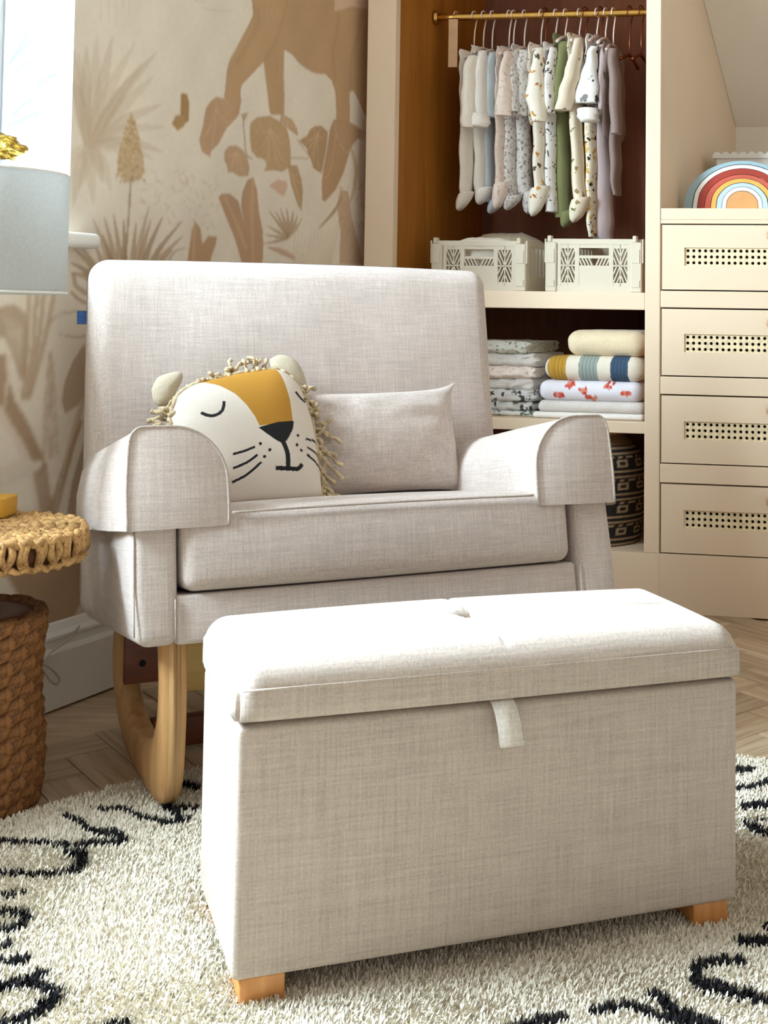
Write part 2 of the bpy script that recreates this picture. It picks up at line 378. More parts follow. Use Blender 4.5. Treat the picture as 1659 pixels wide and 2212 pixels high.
# ---- papered wall with the window opening
WL1, WZ1 = 1.46, 2.42; wall_parts = []
w0 = tag(obj('wall_left', join(*[(np.array([wallg(l, z, o) for (l, o, z) in sbox((a, -.12, c), (b, -.004, d))[0]]), sbox((0,)*3, (1,)*3)[1]) for a, b, c, d in
        ((WIN_L1+.012, WL1, 0, WZ1), (WIN_L0-.5, WIN_L0, 0, WZ1), (WIN_L0, WIN_L1+.012, 0, WIN_Z0-.02), (WIN_L0, WIN_L1+.012, WIN_Z1, WZ1))]), CEIL, world=True, smooth=False),
        'wall papered with a beige jungle mural', 'wall', kind='structure')
BGC = (240, 228, 210)
def paint_mural(p):
    R = random.Random(3)
    pale, mid, br, dk, animal = (190, 171, 146), (178, 156, 128), (168, 140, 108), (150, 122, 92), (180, 147, 110)
    # -- upper left: fan palm, flower spike, grasses
    p.z = (0, 0, 3.16)
    for x in (690, 740, 790, 840, 880): p.line([(x, -40), (x+R.randint(-10, 10), 180)], (8, 2), pale, .35)
    tips = [(660, 240), (770, 240), (920, 295), (1070, 355), (1055, 515), (1110, 710), (1120, 865), (1110, 1035), (1040, 1085), (500, 330), (535, 360), (590, 300), (760, 1310), (700, 1250), (540, 1300), (500, 1420), (640, 1400), (480, 520), (850, 600), (980, 430), (460, 1150)]
    for i, t in enumerate(tips):
        b = (600+R.randint(-15, 25), 1000+R.randint(-20, 20)); m = ((b[0]+t[0])/2+R.randint(-15, 15), (b[1]+t[1])/2-40)
        p.line([b, m, t], (30, 78, 84, 48, 4), (pale, mid)[i % 2], .36); p.line([b, m, t], (8, 12, 6), (204, 190, 170), .35)
    for i in range(26):
        a = R.random()*2*PI; q = (960+R.random()*330, 1150+R.random()*360); p.line([q, (q[0]+20*math.cos(a), q[1]+20*math.sin(a)), (q[0]+60*math.cos(a+.4), q[1]+60*math.sin(a+.4))], (4, 12, 3), pale, .55)
    spike = [(895, 760), (930, 850), (955, 950), (980, 1080), (985, 1180), (950, 1230), (850, 1250), (800, 1180), (805, 1050), (850, 920), (870, 830)]
    p.line([(890, 1240), (880, 1450), (850, 1830)], (12, 14, 18), dk, .8)
    p.poly(spike, (188, 162, 124), .9)
    for i in range(170):
        t = R.random(); y = 800+t*440; h = 20+75*min(1, t*1.4); x = 893+R.uniform(-h, h)*1.05; p.dot((x, y), R.uniform(5, 9), ((168, 138, 98), (206, 184, 148), (156, 126, 90))[i % 3], .85)
    for tip, bx in [((635, 1490), 760), ((710, 1480), 800), ((775, 1460), 830), ((845, 1500), 850), ((1020, 1400), 920), ((1030, 1500), 940), ((1110, 1480), 960), ((1240, 1510), 990), ((1250, 1610), 1010), ((930, 1520), 900), ((560, 1700), 690), ((480, 1790), 640), ((500, 1690), 670), ((640, 1650), 720), ((1180, 1700), 1040), ((700, 1600), 780), ((480, 1860), 620)]:
        p.line([(bx, 1900), ((bx+tip[0])/2+(bx-tip[0])*.12, (1900+tip[1])/2), tip], (56, 44, 26, 5), R.choice((br, mid, dk)), .75); 
    p.line([(1130, 1830), (1190, 1720), (1280, 1690)], (20, 14, 5), dk, .6)
    p.poly([(1236, 636), (1276, 640), (1292, 700), (1290, 825), (1252, 856), (1228, 790)], (158, 126, 84)); p.poly([(1262, 790), (1256, 866), (1212, 892), (1172, 846), (1200, 786)], (166, 134, 92))
    p.line([(1290, -40), (1330, 0), (1400, 10)], 8, pale, .6)
    # -- upper right: the animal's legs, big leaves, cactus
    p.z = (400, 0, 3.607)
    body = [(515, -60), (530, 120), (490, 200), (440, 300), (390, 400), (345, 480), (325, 560), (318, 660), (305, 770), (420, 890), (435, 800), (430, 720), (440, 660), (520, 580), (610, 480), (625, 600), (640, 720), (655, 850), (665, 895), (770, 895), (775, 780), (770, 640), (770, 480), (772, 385), (830, 420), (900, 500), (1000, 565), (1090, 575), (1140, 630), (1165, 700), (1175, 800), (1175, 940), (1200, 970), (1280, 970), (1285, 900), (1280, 720), (1310, 705), (1350, 780), (1390, 880), (1470, 960), (1470, -60)]
    p.poly(body, animal); p.poly([(1165, -60), (1165, 90), (1300, 50), (1400, 70), (1470, 60), (1470, -60)], (204, 174, 148))
    for ln, w in (([(800, 0), (760, 150), (700, 330), (620, 470)], 22), ([(1200, 90), (1180, 260), (1150, 420), (1170, 640)], 30), ([(560, 60), (560, 200), (480, 360), (400, 500)], 40), ([(1380, 90), (1340, 300), (1290, 500), (1290, 700)], 30)): p.line(ln, w, (164, 132, 98), .35)
    for ln in ([(772, 385), (830, 420), (900, 500), (1000, 565), (1090, 575)], [(515, -60), (530, 120), (440, 300), (345, 480), (318, 660), (305, 770)], [(435, 800), (440, 660), (610, 480)]): p.line(ln, 9, dk, .5)
    for x in (560, 600, 640, 680, 720): p.line([(x, 60), (x-6, 140)], 5, (196, 164, 126), .4)
    def leaf(P, c, veins=6):
        p.poly(P, c); q = np.array(P, float); p.line(list(map(tuple, q))+[P[0]], 6, dk, .45, 0)
        cen = q.mean(0); top = q[np.argmin(q[:, 1])]
        for i in range(veins):
            e = q[int(i*len(q)/veins)]; p.line([tuple(top*.6+cen*.4), tuple(cen*.5+e*.5), tuple(e*.9+cen*.1)], (4, 6, 3), (206, 178, 146), .55)
    leaf([(245, 755), (300, 770), (420, 890), (400, 920), (320, 1000), (260, 1120), (200, 1180), (195, 1222), (130, 1180), (110, 1090), (140, 980), (160, 850), (200, 790)], (180, 148, 116), 4)
    leaf([(750, 890), (830, 930), (870, 1000), (880, 1060), (790, 990), (740, 940)], (186, 156, 122), 3)
    leaf([(510, 960), (560, 915), (660, 905), (740, 950), (790, 1000), (810, 1080), (820, 1180), (820, 1290), (760, 1335), (690, 1325), (610, 1330), (640, 1290), (620, 1240), (560, 1225), (520, 1180), (505, 1080)], (182, 152, 114), 11)
    leaf([(1010, 985), (1060, 980), (1110, 1030), (1100, 1150), (1060, 1350), (1000, 1310), (980, 1240), (960, 1200), (950, 1160), (890, 1095), (950, 1060), (975, 1010)], (172, 142, 106), 9)
    leaf([(310, 1180), (340, 1140), (400, 1135), (450, 1170), (480, 1230), (500, 1300), (490, 1370), (420, 1375), (370, 1340), (335, 1345), (330, 1300), (305, 1240)], (184, 152, 122), 8)
    p.poly([(650, 1450), (720, 1400), (790, 1410), (800, 1450), (770, 1530), (730, 1510), (690, 1470)], (204, 172, 148))
    p.line([(450, 900), (465, 1100), (480, 1210), (530, 1235)], 9, br); p.poly([(430, 890), (495, 875), (460, 945)], mid); p.line([(870, 1085), (990, 1250)], 7, br, .8); p.line([(820, 1230), (960, 1235)], 8, br, .8)
    leaf([(800, 1290), (870, 1290), (905, 1400), (915, 1500), (905, 1640), (880, 1600), (830, 1450)], (178, 148, 112), 5)
    leaf([(1160, 930), (1130, 1000), (1110, 1150), (1080, 1300), (1065, 1420), (1070, 1560), (1090, 1570), (1170, 1480), (1230, 1350), (1290, 1150), (1340, 1080), (1390, 1090), (1395, 1030), (1300, 960)], (176, 144, 110), 3)
    p.line([(1290, 1150), (1330, 1300), (1310, 1500), (1250, 1640)], (20, 30, 26, 12), (196, 166, 132), .8); p.line([(1400, 930), (1360, 1300), (1390, 1640)], 30, (206, 182, 150), .6)
    p.poly([(1180, 1600), (1210, 1480), (1270, 1490), (1300, 1700), (1390, 2060), (1200, 2060), (1210, 1800)], (190, 162, 136))
    for i in range(40):
        q = (1190+R.random()*210, 1400+R.random()*640); p.line([q, (q[0]+R.randint(-40, 40), q[1]+R.randint(10, 40))], 9, R.choice((br, pale, (204, 180, 152), mid)), .6)
    p.line([(1225, 1530), (1150, 1660), (1040, 1780)], (10, 26, 8), br, .9)
    cact = [(260, 1545), (290, 1510), (350, 1515), (410, 1570), (440, 1680), (460, 1720), (440, 1600), (450, 1500), (490, 1400), (530, 1380), (560, 1480), (575, 1650), (605, 1800), (610, 1950), (600, 2080), (450, 2080), (390, 1870), (330, 1720)]
    p.poly(cact, (180, 146, 116)); p.line(cact[:9], 14, dk, .5, 0); p.line([(530, 1400), (520, 1650), (530, 2050)], 22, (198, 166, 134), .5); p.line([(310, 1540), (400, 1740), (480, 1950)], 22, (198, 166, 134), .5)
    p.poly([(10, 2080), (50, 1800), (75, 1720), (120, 1780), (135, 1900), (180, 1840), (250, 1845), (240, 1900), (180, 2080)], (178, 144, 110)); p.line([(75, 1740), (60, 2050)], 20, (196, 164, 130), .6)
    for tip in ((650, 1640), (700, 1640), (740, 1620), (790, 1620), (840, 1640), (875, 1680), (640, 1760), (620, 1830), (610, 1900), (910, 1700)): p.line([(800, 1860), ((800+tip[0])/2+8, (1860+tip[1])/2), tip], (10, 24, 4), R.choice((br, mid)), .8)
    p.poly([(630, 1925), (720, 1925), (800, 1955), (862, 2000), (850, 2028), (760, 1990)], (196, 166, 144)); p.line([(630, 1925), (740, 1960), (855, 2020)], 6, dk, .5)
    for i in range(60):
        q = (R.random()*260, 1380+R.random()*420); p.line([q, (q[0]+R.randint(-30, 30), q[1]+R.randint(-30, 30))], 12, (188, 178, 154), .45)
    for i in range(14): p.line([(840+i*22, 2080), (860+i*26, 1700+R.randint(0, 150))], (26, 5), (190, 172, 144), .35)
    p.line([(120, 60), (220, 80), (370, 85)], 7, mid, .5)
    # -- lower left: banana leaves, reeds
    p.z = (0, 600, 3.402)
    p.poly([(-120, 250), (0, 215), (100, 190), (190, 260), (205, 400), (190, 720), (150, 760), (100, 600), (40, 450), (-60, 420)], (178, 158, 134))
    for k in range(5): p.line([(20+30*k, 260+14*k), (60+24*k, 400), (70+18*k, 640)], (8, 20, 5), (206, 190, 172), .6)
    for x0, x1, x2 in ((215, 200, 165), (270, 245, 185), (330, 280, 205), (410, 320, 215)): p.line([(x0, 60), (x1, 500), (x2, 900)], (34, 34, 26), br, .7); p.line([(x0+12, 60), (x1+12, 500), (x2+10, 900)], 7, (206, 190, 168), .5)
    p.poly([(-100, 560), (60, 560), (60, 720), (110, 900), (200, 1050), (350, 1380), (300, 1480), (160, 1250), (40, 1050), (-100, 900)], (166, 140, 114))
    p.line([(-20, 950), (60, 1100), (130, 1200), (200, 1350), (250, 1550), (290, 1760)], (70, 66, 60, 50), (212, 198, 182), .9)
    p.line([(40, 520), (60, 720), (30, 950)], (10, 30, 10), (212, 196, 178), .8)
    p.poly([(625, 480), (640, 620), (620, 900), (480, 1000), (450, 900), (480, 750), (540, 600)], (172, 148, 122), .9)
    for k in range(34): 
        t = k/34; y = 560+t*760; w = 12+90*t*(1-t*.4)
        for s in (-1, 1): p.line([(370, y+20), (370+s*w*.6, y), (370+s*w, y-24)], (5, 14, 4), R.choice((mid, br, (186, 166, 140))), .7)
    p.line([(372, 560), (370, 1340)], 7, br)
    p.line([(360, 340), (450, 262), (650, 245)], 9, dk, .8); p.line([(430, 410), (540, 436), (650, 425)], 9, dk, .8)
    p.line([(610, 880), (520, 1250), (400, 1740)], (30, 56, 50), (190, 170, 146)); p.line([(600, 1050), (480, 1400), (370, 1760)], (20, 44, 60), (168, 142, 112), .9); p.line([(598, 900), (500, 1280), (400, 1700)], 8, (214, 200, 180), .8)
    p.line([(650, 1150), (560, 1500), (520, 1760)], (30, 60, 60), (160, 132, 104), .8)
    p.poly([(-100, 1420), (0, 1390), (150, 1340), (330, 1350), (260, 1440), (120, 1500), (-100, 1600)], (212, 200, 184))
    p.poly([(240, 1420), (350, 1400), (390, 1760), (300, 1760)], (168, 144, 118), .9)
    p.line([(520, 100), (580, 160), (640, 190)], (20, 30), br, .8); p.line([(540, -40), (560, 60), (650, 120)], (30, 40), dk, .6)
    p.z = (0, 1000, 2.765)
    p.poly([(10, 640), (110, 800), (180, 950), (230, 1060), (480, 1060), (480, 560), (60, 560)], (168, 140, 112)); p.line([(20, 640), (110, 800), (190, 960), (230, 1060)], 10, (208, 190, 168), .8)
    p.poly([(400, 1060), (470, 850), (520, 900), (520, 1060)], (200, 180, 156))
GL0, GL1 = WIN_L1, 1.46
def mural_grid(name, l0, l1, z0, z1, step, parent):
    nu, nv = int((l1-l0)/step)+1, int((z1-z0)/step)+1
    V, F, U, Vv = grid(nu, nv, lambda u, v: WP+np.outer(l0+(l1-l0)*u, WD)+np.outer(z0+(z1-z0)*v, UPV))
    p = Paint(l0+(l1-l0)*U, z0+(z1-z0)*Vv, BGC, wallp); p.gain = 1.1; paint_mural(p)
    Cg = p.C.reshape(nv, nu, 3)
    for _ in range(2):
        Pd = np.pad(Cg, ((1, 1), (1, 1), (0, 0)), 'edge'); Cg = (Cg+Pd[2:, 1:-1]+Pd[:-2, 1:-1]+Pd[1:-1, 2:]+Pd[1:-1, :-2])/5
    # brush texture: slow tonal drift and vertical strokes
    gl, gz = np.meshgrid(np.linspace(l0, l1, nu), np.linspace(z0, z1, nv))
    wv = sum(np.sin(gl*a+gz*b+c) for a, b, c in ((9, 4, 0), (-17, 11, 2), (31, 17, 1), (43, -29, 4)))/4
    p.C = (Cg*(1+.06*wv[..., None])).reshape(-1, 3)
    return obj(name, (V, F), PAPER, parent, world=True, smooth=False, cols=p.C)
mural_grid('mural_paper', GL0, GL1, .15, 2.1, .0029, w0)
mural_grid('mural_paper', -.75, GL0, .15, WIN_Z0-.02, .0045, w0)
# window reveal (papered), sill, frame, panes
rv = [wallg(WIN_L1, z, o) for (o, z) in ((0, WIN_Z0), (-WIN_DEP, WIN_Z0), (-WIN_DEP, WIN_Z1), (0, WIN_Z1))]
nu, nv = 70, 260
V, F, U, Vv = grid(nu, nv, lambda u, v: WP+WD*WIN_L1+np.outer(u*WIN_DEP, WN)+np.outer(WIN_Z0+(WIN_Z1-WIN_Z0)*v, UPV))
def revp(x, y):
    P = onpl(x, y, WP+WD*WIN_L1, WD); return ((P-WP)@WN, P[2])
p = Paint(U*WIN_DEP, WIN_Z0+(WIN_Z1-WIN_Z0)*Vv, (138, 141, 149), revp, (0, 0, 3.16))  # beige wallpaper turned grey-blue: daylight tint put into its colour, darkened against glare
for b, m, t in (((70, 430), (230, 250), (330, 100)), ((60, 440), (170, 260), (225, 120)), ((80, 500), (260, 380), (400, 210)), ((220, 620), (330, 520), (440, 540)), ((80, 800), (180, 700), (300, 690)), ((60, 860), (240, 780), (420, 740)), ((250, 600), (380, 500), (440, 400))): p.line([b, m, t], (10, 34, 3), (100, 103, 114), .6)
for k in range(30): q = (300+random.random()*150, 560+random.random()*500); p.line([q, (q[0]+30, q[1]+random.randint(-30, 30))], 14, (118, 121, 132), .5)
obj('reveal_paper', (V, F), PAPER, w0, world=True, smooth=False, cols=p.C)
win = thing('window_1', 'window in the papered wall with white frame and deep reveal', 'window', tuple(wallg(WIN_L1, WIN_Z0, -.1)), kind='structure')
def wbox(l0, l1, o0, o1, z0, z1): 
    V, F = sbox((l0, o0, z0), (l1, o1, z1)); return np.array([wallg(a, c, b) for a, b, c in V]), F
fr = [(WIN_L0, WIN_L0+.06, WIN_Z0, WIN_Z1), (WIN_L1-.05, WIN_L1, WIN_Z0, WIN_Z1), (WIN_L0, WIN_L1, WIN_Z0, WIN_Z0+.06), (WIN_L0, WIN_L1, WIN_Z1-.06, WIN_Z1), (-1.1, -1.04, WIN_Z0, WIN_Z1)]
obj('window_frame', join(*[wbox(a, b, -WIN_DEP-.02, -WIN_DEP+.025, c, d) for a, b, c, d in fr]), WHITE, win, world=True, smooth=False)
for a, b in ((WIN_L0+.06, -1.1), (-1.04, WIN_L1-.05)): obj('pane', wbox(a, b, -WIN_DEP-.004, -WIN_DEP+.004, WIN_Z0+.06, WIN_Z1-.06), GLASS, win, world=True, smooth=False)
sl = rb((WIN_L0-.08, -WIN_DEP, WIN_Z0-.036), (.122, .05, WIN_Z0), .015, 3)
obj('window_sill', (np.array([wallg(a, c, b) for a, b, c in sl[0]]), sl[1]), WHITE, win, world=True)
# ---- baseboard along the papered wall
prof = [(.001, 0), (.024, 0), (.024, .125), (.021, .131), (.016, .136), (.014, .15), (.02, .156), (.02, .162), (.012, .172), (.006, .186), (.001, .19)]
bbd = tag(obj('baseboard_left', prism(prof, lambda o, z: wallg(-3.3, z, o), lambda o, z: wallg(1.26, z, o)), WHITE, world=True, smooth=False), 'white moulded baseboard under the jungle mural', 'baseboard', kind='structure')
# ---- alcove: sloped ceiling, back wall; flat ceiling
sl_n = np.cross(WD, UPV)
def alc(x, y): P = onpl(x, y, CQ, sl_n); return ((P-CQ)@WD, P[2])
(ta, za), (tb, zb) = alc(1520, 0), alc(1590, 275); dzdt = (zb-za)/(tb-ta); ZC = 2.42; tc = ta+(ZC-za)/dzdt
tag(obj('ceiling', prism([(tb, zb), (tc, ZC), (tc-2.6, ZC), (tc-2.6, ZC+.08), (tc+.08, ZC+.08), (tb+.1, zb+.02)], lambda t, z: cabg(0, t, z), lambda t, z: cabg(1.9, t, z)), CEIL, world=True, smooth=False), 'cream sloping ceiling above the alcove', 'ceiling', kind='structure')
tag(obj('wall_back', cboxv(-.02, 1.9, tb, tb+.08, 0, zb+.03), CEIL, world=True, smooth=False), 'low cream wall at the back of the alcove', 'wall', kind='structure')

# ================================================================== WARDROBE
ZT = 2.4; SL0, SL1, SR0, SR1 = -.937, -.843, -.047, -.001; TB = .66; SIN = -.03
wr = thing('open_wardrobe', 'open fitted wardrobe, cream painted frame with brown stained interior', 'wardrobe', tuple(cabg(-.45, .3, 0)))
CZ8 = .1806; zs1t, zs1b, zs2t, zs2b, zbt = .981, .927, .579, .543, .181
cbox('post', SL0, SL1, 0, .03, 0, ZT, PAINT, wr); cbox('post', SR0, SR1, 0, .03, CZ8, ZT, PAINT, wr)
cbox('side_panel', SL0, SL1, .03, TB, .0, ZT, INNER, wr, 0); cbox('side_panel', SR0+.02, SR1, .03, 1.05, 0, ZT, PAINT, wr, 0)
cbox('inner_lining', SR0, SR0+.0195, .03, TB, 0, ZT, INNER, wr, 0)
cbox('back_panel', SL1, SR0, TB, TB+.02, 0, ZT, BACKP, wr, 0)
cbox('shelf', SL1, SR0, .0, TB, zs1b, zs1t, PAINT, wr); cbox('shelf', SL1, SR0, .012, TB, zs2b, zs2t, PAINT, wr)
cbox('base_panel', SL1, SR0, .03, TB, zbt-.03, zbt, PAINT, wr, 0); cbox('plinth', SL1, SR1+.001, .0, .03, 0, CZ8, PAINT, wr, .001)
cbox('top_panel', SL1, SR0, .0, TB, ZT-.04, ZT, INNER, wr, 0)
# ================================================================== CHEST OF DRAWERS
CZ = [1.245, 1.1969, .988, .936, .7229, .6683, .4546, .397, .1806]; SE = .655; SF = .70
ch = thing('chest_of_drawers', 'tall cream built-in chest of drawers with cane inset fronts', 'drawers', tuple(cabg(.35, .3, 0)))
cbox('top', .0005, SF, .0, .92, CZ[1]+.012, CZ[0], PAINT, ch)
cbox('rail', .0005, SE, .0, .03, CZ[1], CZ[1]+.012, PAINT, ch, .001)
for a, b in ((2, 3), (4, 5), (6, 7)): cbox('rail', .0005, SE, .0, .03, CZ[b], CZ[a], PAINT, ch)
cbox('stile', SE, SF, 0, .03, 0, CZ[1]+.012, PAINT, ch); cbox('side_panel', SF-.02, SF, .03, .92, 0, CZ[1]+.012, PAINT, ch, 0)
cbox('plinth', .0002, SE, .0, .03, 0, CZ[8], PAINT, ch, .001)
cbox('back_panel', .0005, SF-.02, .5, .52, 0, CZ[1], DARK, ch, 0)
g = .004
def cane_mesh(s0, s1, z0, z1):
    nc = int(round((s1-s0)/.0178)); nr = 3; V = []; F = []; pz = (z1-z0)/nr; pc = (s1-s0)/nc
    for i in range(nc):
        for j in range(nr):
            cx, cz = s0+(i+.5)*pc, z0+(j+.5)*pz; b = len(V)
            for k in range(8):
                a = k*PI/4; c, s = math.cos(a), math.sin(a); m = max(abs(c), abs(s)); V.append((cx+c/m*pc/2, cz+s/m*pz/2, 0))
            for k in range(8):
                a = k*PI/4; V.append((cx+math.cos(a)*.0052, cz+math.sin(a)*.0052, 0))
            for k in range(8):
                a = k*PI/4; V.append((cx+math.cos(a)*.0048, cz+math.sin(a)*.0048, .004))
            for k in range(8):
                q = (k+1) % 8; F.append((b+k, b+q, b+8+q, b+8+k)); F.append((b+8+k, b+8+q, b+16+q, b+16+k))
    return np.array([cabg(s, .0075+t, z) for s, z, t in V]), F
kn = [(1.0, ), ]
for i, (zt_, zb_, yc0, yc1) in enumerate(((CZ[1], CZ[2], 535, 574), (CZ[3], CZ[4], 722, 761), (CZ[5], CZ[6], 911, 950), (CZ[7], CZ[8], 1103, 1142))):
    zc1, zc0 = cab(1500, yc0)[1], cab(1500, yc1)[1]; s0, s1 = .0005+g, SE-g; c0 = .072; c1 = SE-.072; a, b = zb_+g, zt_-g
    dr = obj('drawer', join(cboxv(s0, c0, .001, .022, a, b), cboxv(c1, s1, .001, .022, a, b), cboxv(c0, c1, .001, .022, a, zc0), cboxv(c0, c1, .001, .022, zc1, b), cboxv(c0-.005, c1+.005, .022, .03, a+.01, b-.01)), PAINT, ch, world=True, smooth=False)
    obj('cane_panel', cane_mesh(c0, c1, zc0, zc1), CANE, dr, world=True, smooth=False)
    obj('backing', cboxv(c0, c1, .0185, .0215, zc0, zc1), DARK, dr, world=True, smooth=False)
    kc = cabg(.330, 0, [(b+zc1)/2+.003, (b+zc1)/2, (b+zc1)/2+.003, (b+zc1)/2][i])
    V, F = lathe([(.0, 0), (.007, 0), (.007, .012), (.015, .014), (.0175, .018), (.0165, .023), (.0, .025)], 20)
    Vw = np.array([kc+CD*v[0]+UPV*v[1]-CN*v[2] for v in V]); obj('knob', (Vw, F), LEATHER, dr, world=True)

# ================================================================== RAIL, HANGERS, CLOTHES
RT, RZ = .26, 1.925
rl = thing('clothes_rail', 'brass clothes rail across the open wardrobe', 'rail', tuple(cabg(-.45, RT, RZ)))
obj('tube', tube([cabg(s, RT, RZ) for s in np.linspace(SL1+.004, SR0-.004, 12)], .0125, 16), BRASS, rl, world=True)
for s in (SL1, SR0):
    e = 1 if s == SL1 else -1
    obj('end_bracket', tube([cabg(s+e*.001, RT, RZ), cabg(s+e*.012, RT, RZ)], .024, 18), BRASS, rl, world=True, sharp=40)
def hanger_mesh(s, zneck, span=.075, drop=.03, top=.021):
    P = []
    for a in np.linspace(-.35*PI, PI, 12): P.append(cabg(s, RT-top*math.cos(a)*0-top*math.cos(a), RZ+top*math.sin(a)*1.0))
    P = [cabg(s, RT+top*math.cos(a), RZ+top*math.sin(a)-.003) for a in np.linspace(PI*1.1, -.25*PI, 13)]
    P += [cabg(s, RT+.004, RZ-.05), cabg(s, RT, (RZ+zneck)/2-.02), cabg(s, RT, zneck)]
    bar = [cabg(s, RT+d*span, zneck-drop*abs(d)**1.4-.002) for d in np.linspace(-1, 1, 11)]
    return join(tube(P, .0026, 6), tube(bar, .006, 6))
def zc(p): return (920+p[0]/3.318, p[1]/3.318)
def garment(name, label, mat, neck, sleeve, leg, foot=None, tw=.6, torso_to=None, cuff=None, sock=None, group='baby sleepsuits hanging on the rail', dt=0.):
    """neck (x,y); sleeve/leg: list of (y, xl, xr) in the zoomed closet picture"""
    G = []; rr = random.Random(int(neck[0]))
    def ringset(rows, t, b, lead=True):
        rows = [np.array(r, float) for r in rows]
        rows = smooth_path(rows, 6); rings = []; ph0 = rr.random()*6
        for i, (y, xl, xr) in enumerate(rows):
            s0, z = cab(*zc((xl, y)), t); s1, _ = cab(*zc((xr, y)), t); c, a = (s0+s1)/2, (s1-s0)/2
            k = min(1, .35+.65*min(i, 3)/3) if lead else 1
            kk = min(1, .75+.25*min(len(rows)-1-i, 2)/2)
            ph = ph0+i*.12
            rings.append(np.array([cabg(c+a*(1+.05*math.sin(3*h+ph)+.07*math.sin(5*h+ph0+i*.25))*math.cos(h)+.002*math.sin(i*1.1+ph0), t+b*kk*k*(1+.08*math.sin(2*h+ph))*math.sin(h), z) for h in np.linspace(0, 2*PI, 22, endpoint=False)]))
        return loft(rings)
    top = thing(name, label, 'baby clothes', tuple(cabg(cab(*zc(neck), RT)[0], RT, cab(*zc((neck[0], leg[-1][0])), RT)[1])), group=group)
    y0 = neck[1]; ts = torso_to or sleeve[-1][0]
    w0 = [((r[2]-r[1])*tw, (r[1]+r[2])/2) for r in sleeve]; cx = neck[0]
    rows = [(y0, cx-16, cx+16), (y0+35, cx-30, cx+30), (y0+150, cx-36, cx+36), ((y0+ts)/2+60, cx-38, cx+38), (ts+40, cx-34, cx+34)]
    obj('torso', ringset(rows, RT+.02+dt, .10), mat, top, world=True, sharp=60)
    obj('sleeve', ringset(sleeve, RT-.115+dt, .032), mat, top, world=True, sharp=60)
    obj('leg', ringset(leg, RT-.03+dt, .04, False), mat, top, world=True, sharp=60)
    if foot:
        (fx0, fx1, fy0, fy1) = foot; rows = []
        s0, z1 = cab(*zc((fx0, fy0)), RT-.05); s1, z0 = cab(*zc((fx1, fy1)), RT-.05)
        lg = leg[-1]; s2 = cab(*zc(((lg[1]+lg[2])/2, fy0)), RT-.05)[0]
        rings = []
        for u in np.linspace(0, 1, 8):
            a = (s1-s0)/2*(.55+.5*math.sin(PI*min(1, .35+u*.65)))*(1 if u < .9 else .55); c = s2*(1-u)+((s0*.65+s1*.35))*u; z = z1*(1-u)+z0*u+.012*(1-u)
            rings.append(np.array([cabg(c+a*math.cos(h), RT-.05+dt+.034*(1-.5*u*u)*math.sin(h), z+.006*math.cos(h)) for h in np.linspace(0, 2*PI, 12, endpoint=False)]))
        obj('foot', loft(rings), mat, top, world=True)
    if cuff: obj('cuff', ringset(cuff[0], RT-.125+dt, .036, False), cuff[1], top, world=True)
    return top
C = lambda n, c: linen(n, c, .05, 420)
m_cream, m_white, m_blue = C('knit_cream', (232, 222, 208)), C('knit_white', (236, 230, 222)), C('knit_pale_blue', (196, 206, 212))
m_pink = printed('rose_floral_cotton', (234, 218, 206), [(224, 196, 184), (206, 188, 176), (232, 206, 196)], 55, .34)
m_grey1 = printed('grey_leaf_cotton', (222, 216, 212), [(150, 142, 138), (176, 168, 164), (196, 188, 186)], 90, .42)
m_grey2 = printed('grey_blossom_cotton', (226, 220, 216), [(156, 148, 146), (180, 172, 168), (200, 192, 182)], 75, .42)
m_anim = printed('animal_print_cotton', (240, 232, 216), [(196, 142, 70), (240, 232, 216), (90, 78, 66), (240, 232, 216), (170, 110, 60), (240, 232, 216), (240, 232, 216), (240, 232, 216)], 38, .36)
m_text = printed('black_mark_cotton', (236, 232, 228), [(50, 46, 48), (236, 232, 228), (90, 86, 88)], 60, .34)
m_olive = C('knit_olive', (126, 128, 82)); m_beige = printed('beige_leaf_cotton', (228, 214, 190), [(150, 128, 84), (228, 214, 190), (228, 214, 190), (110, 116, 70), (228, 214, 190), (228, 214, 190)], 38, .36)
m_dino = printed('white_dino_cotton', (242, 240, 236), [(60, 58, 60), (242, 240, 236), (242, 240, 236), (128, 126, 124), (242, 240, 236), (196, 66, 44)], 36, .38)
m_giraffe = printed('giraffe_cotton', (232, 222, 200), [(206, 160, 70), (50, 42, 36), (214, 176, 96)], 46, .36)
m_mauve = C('knit_mauve', (176, 156, 152)); m_taupe = C('knit_taupe', (132, 112, 104)); m_grey3 = C('knit_slate', (118, 120, 124))
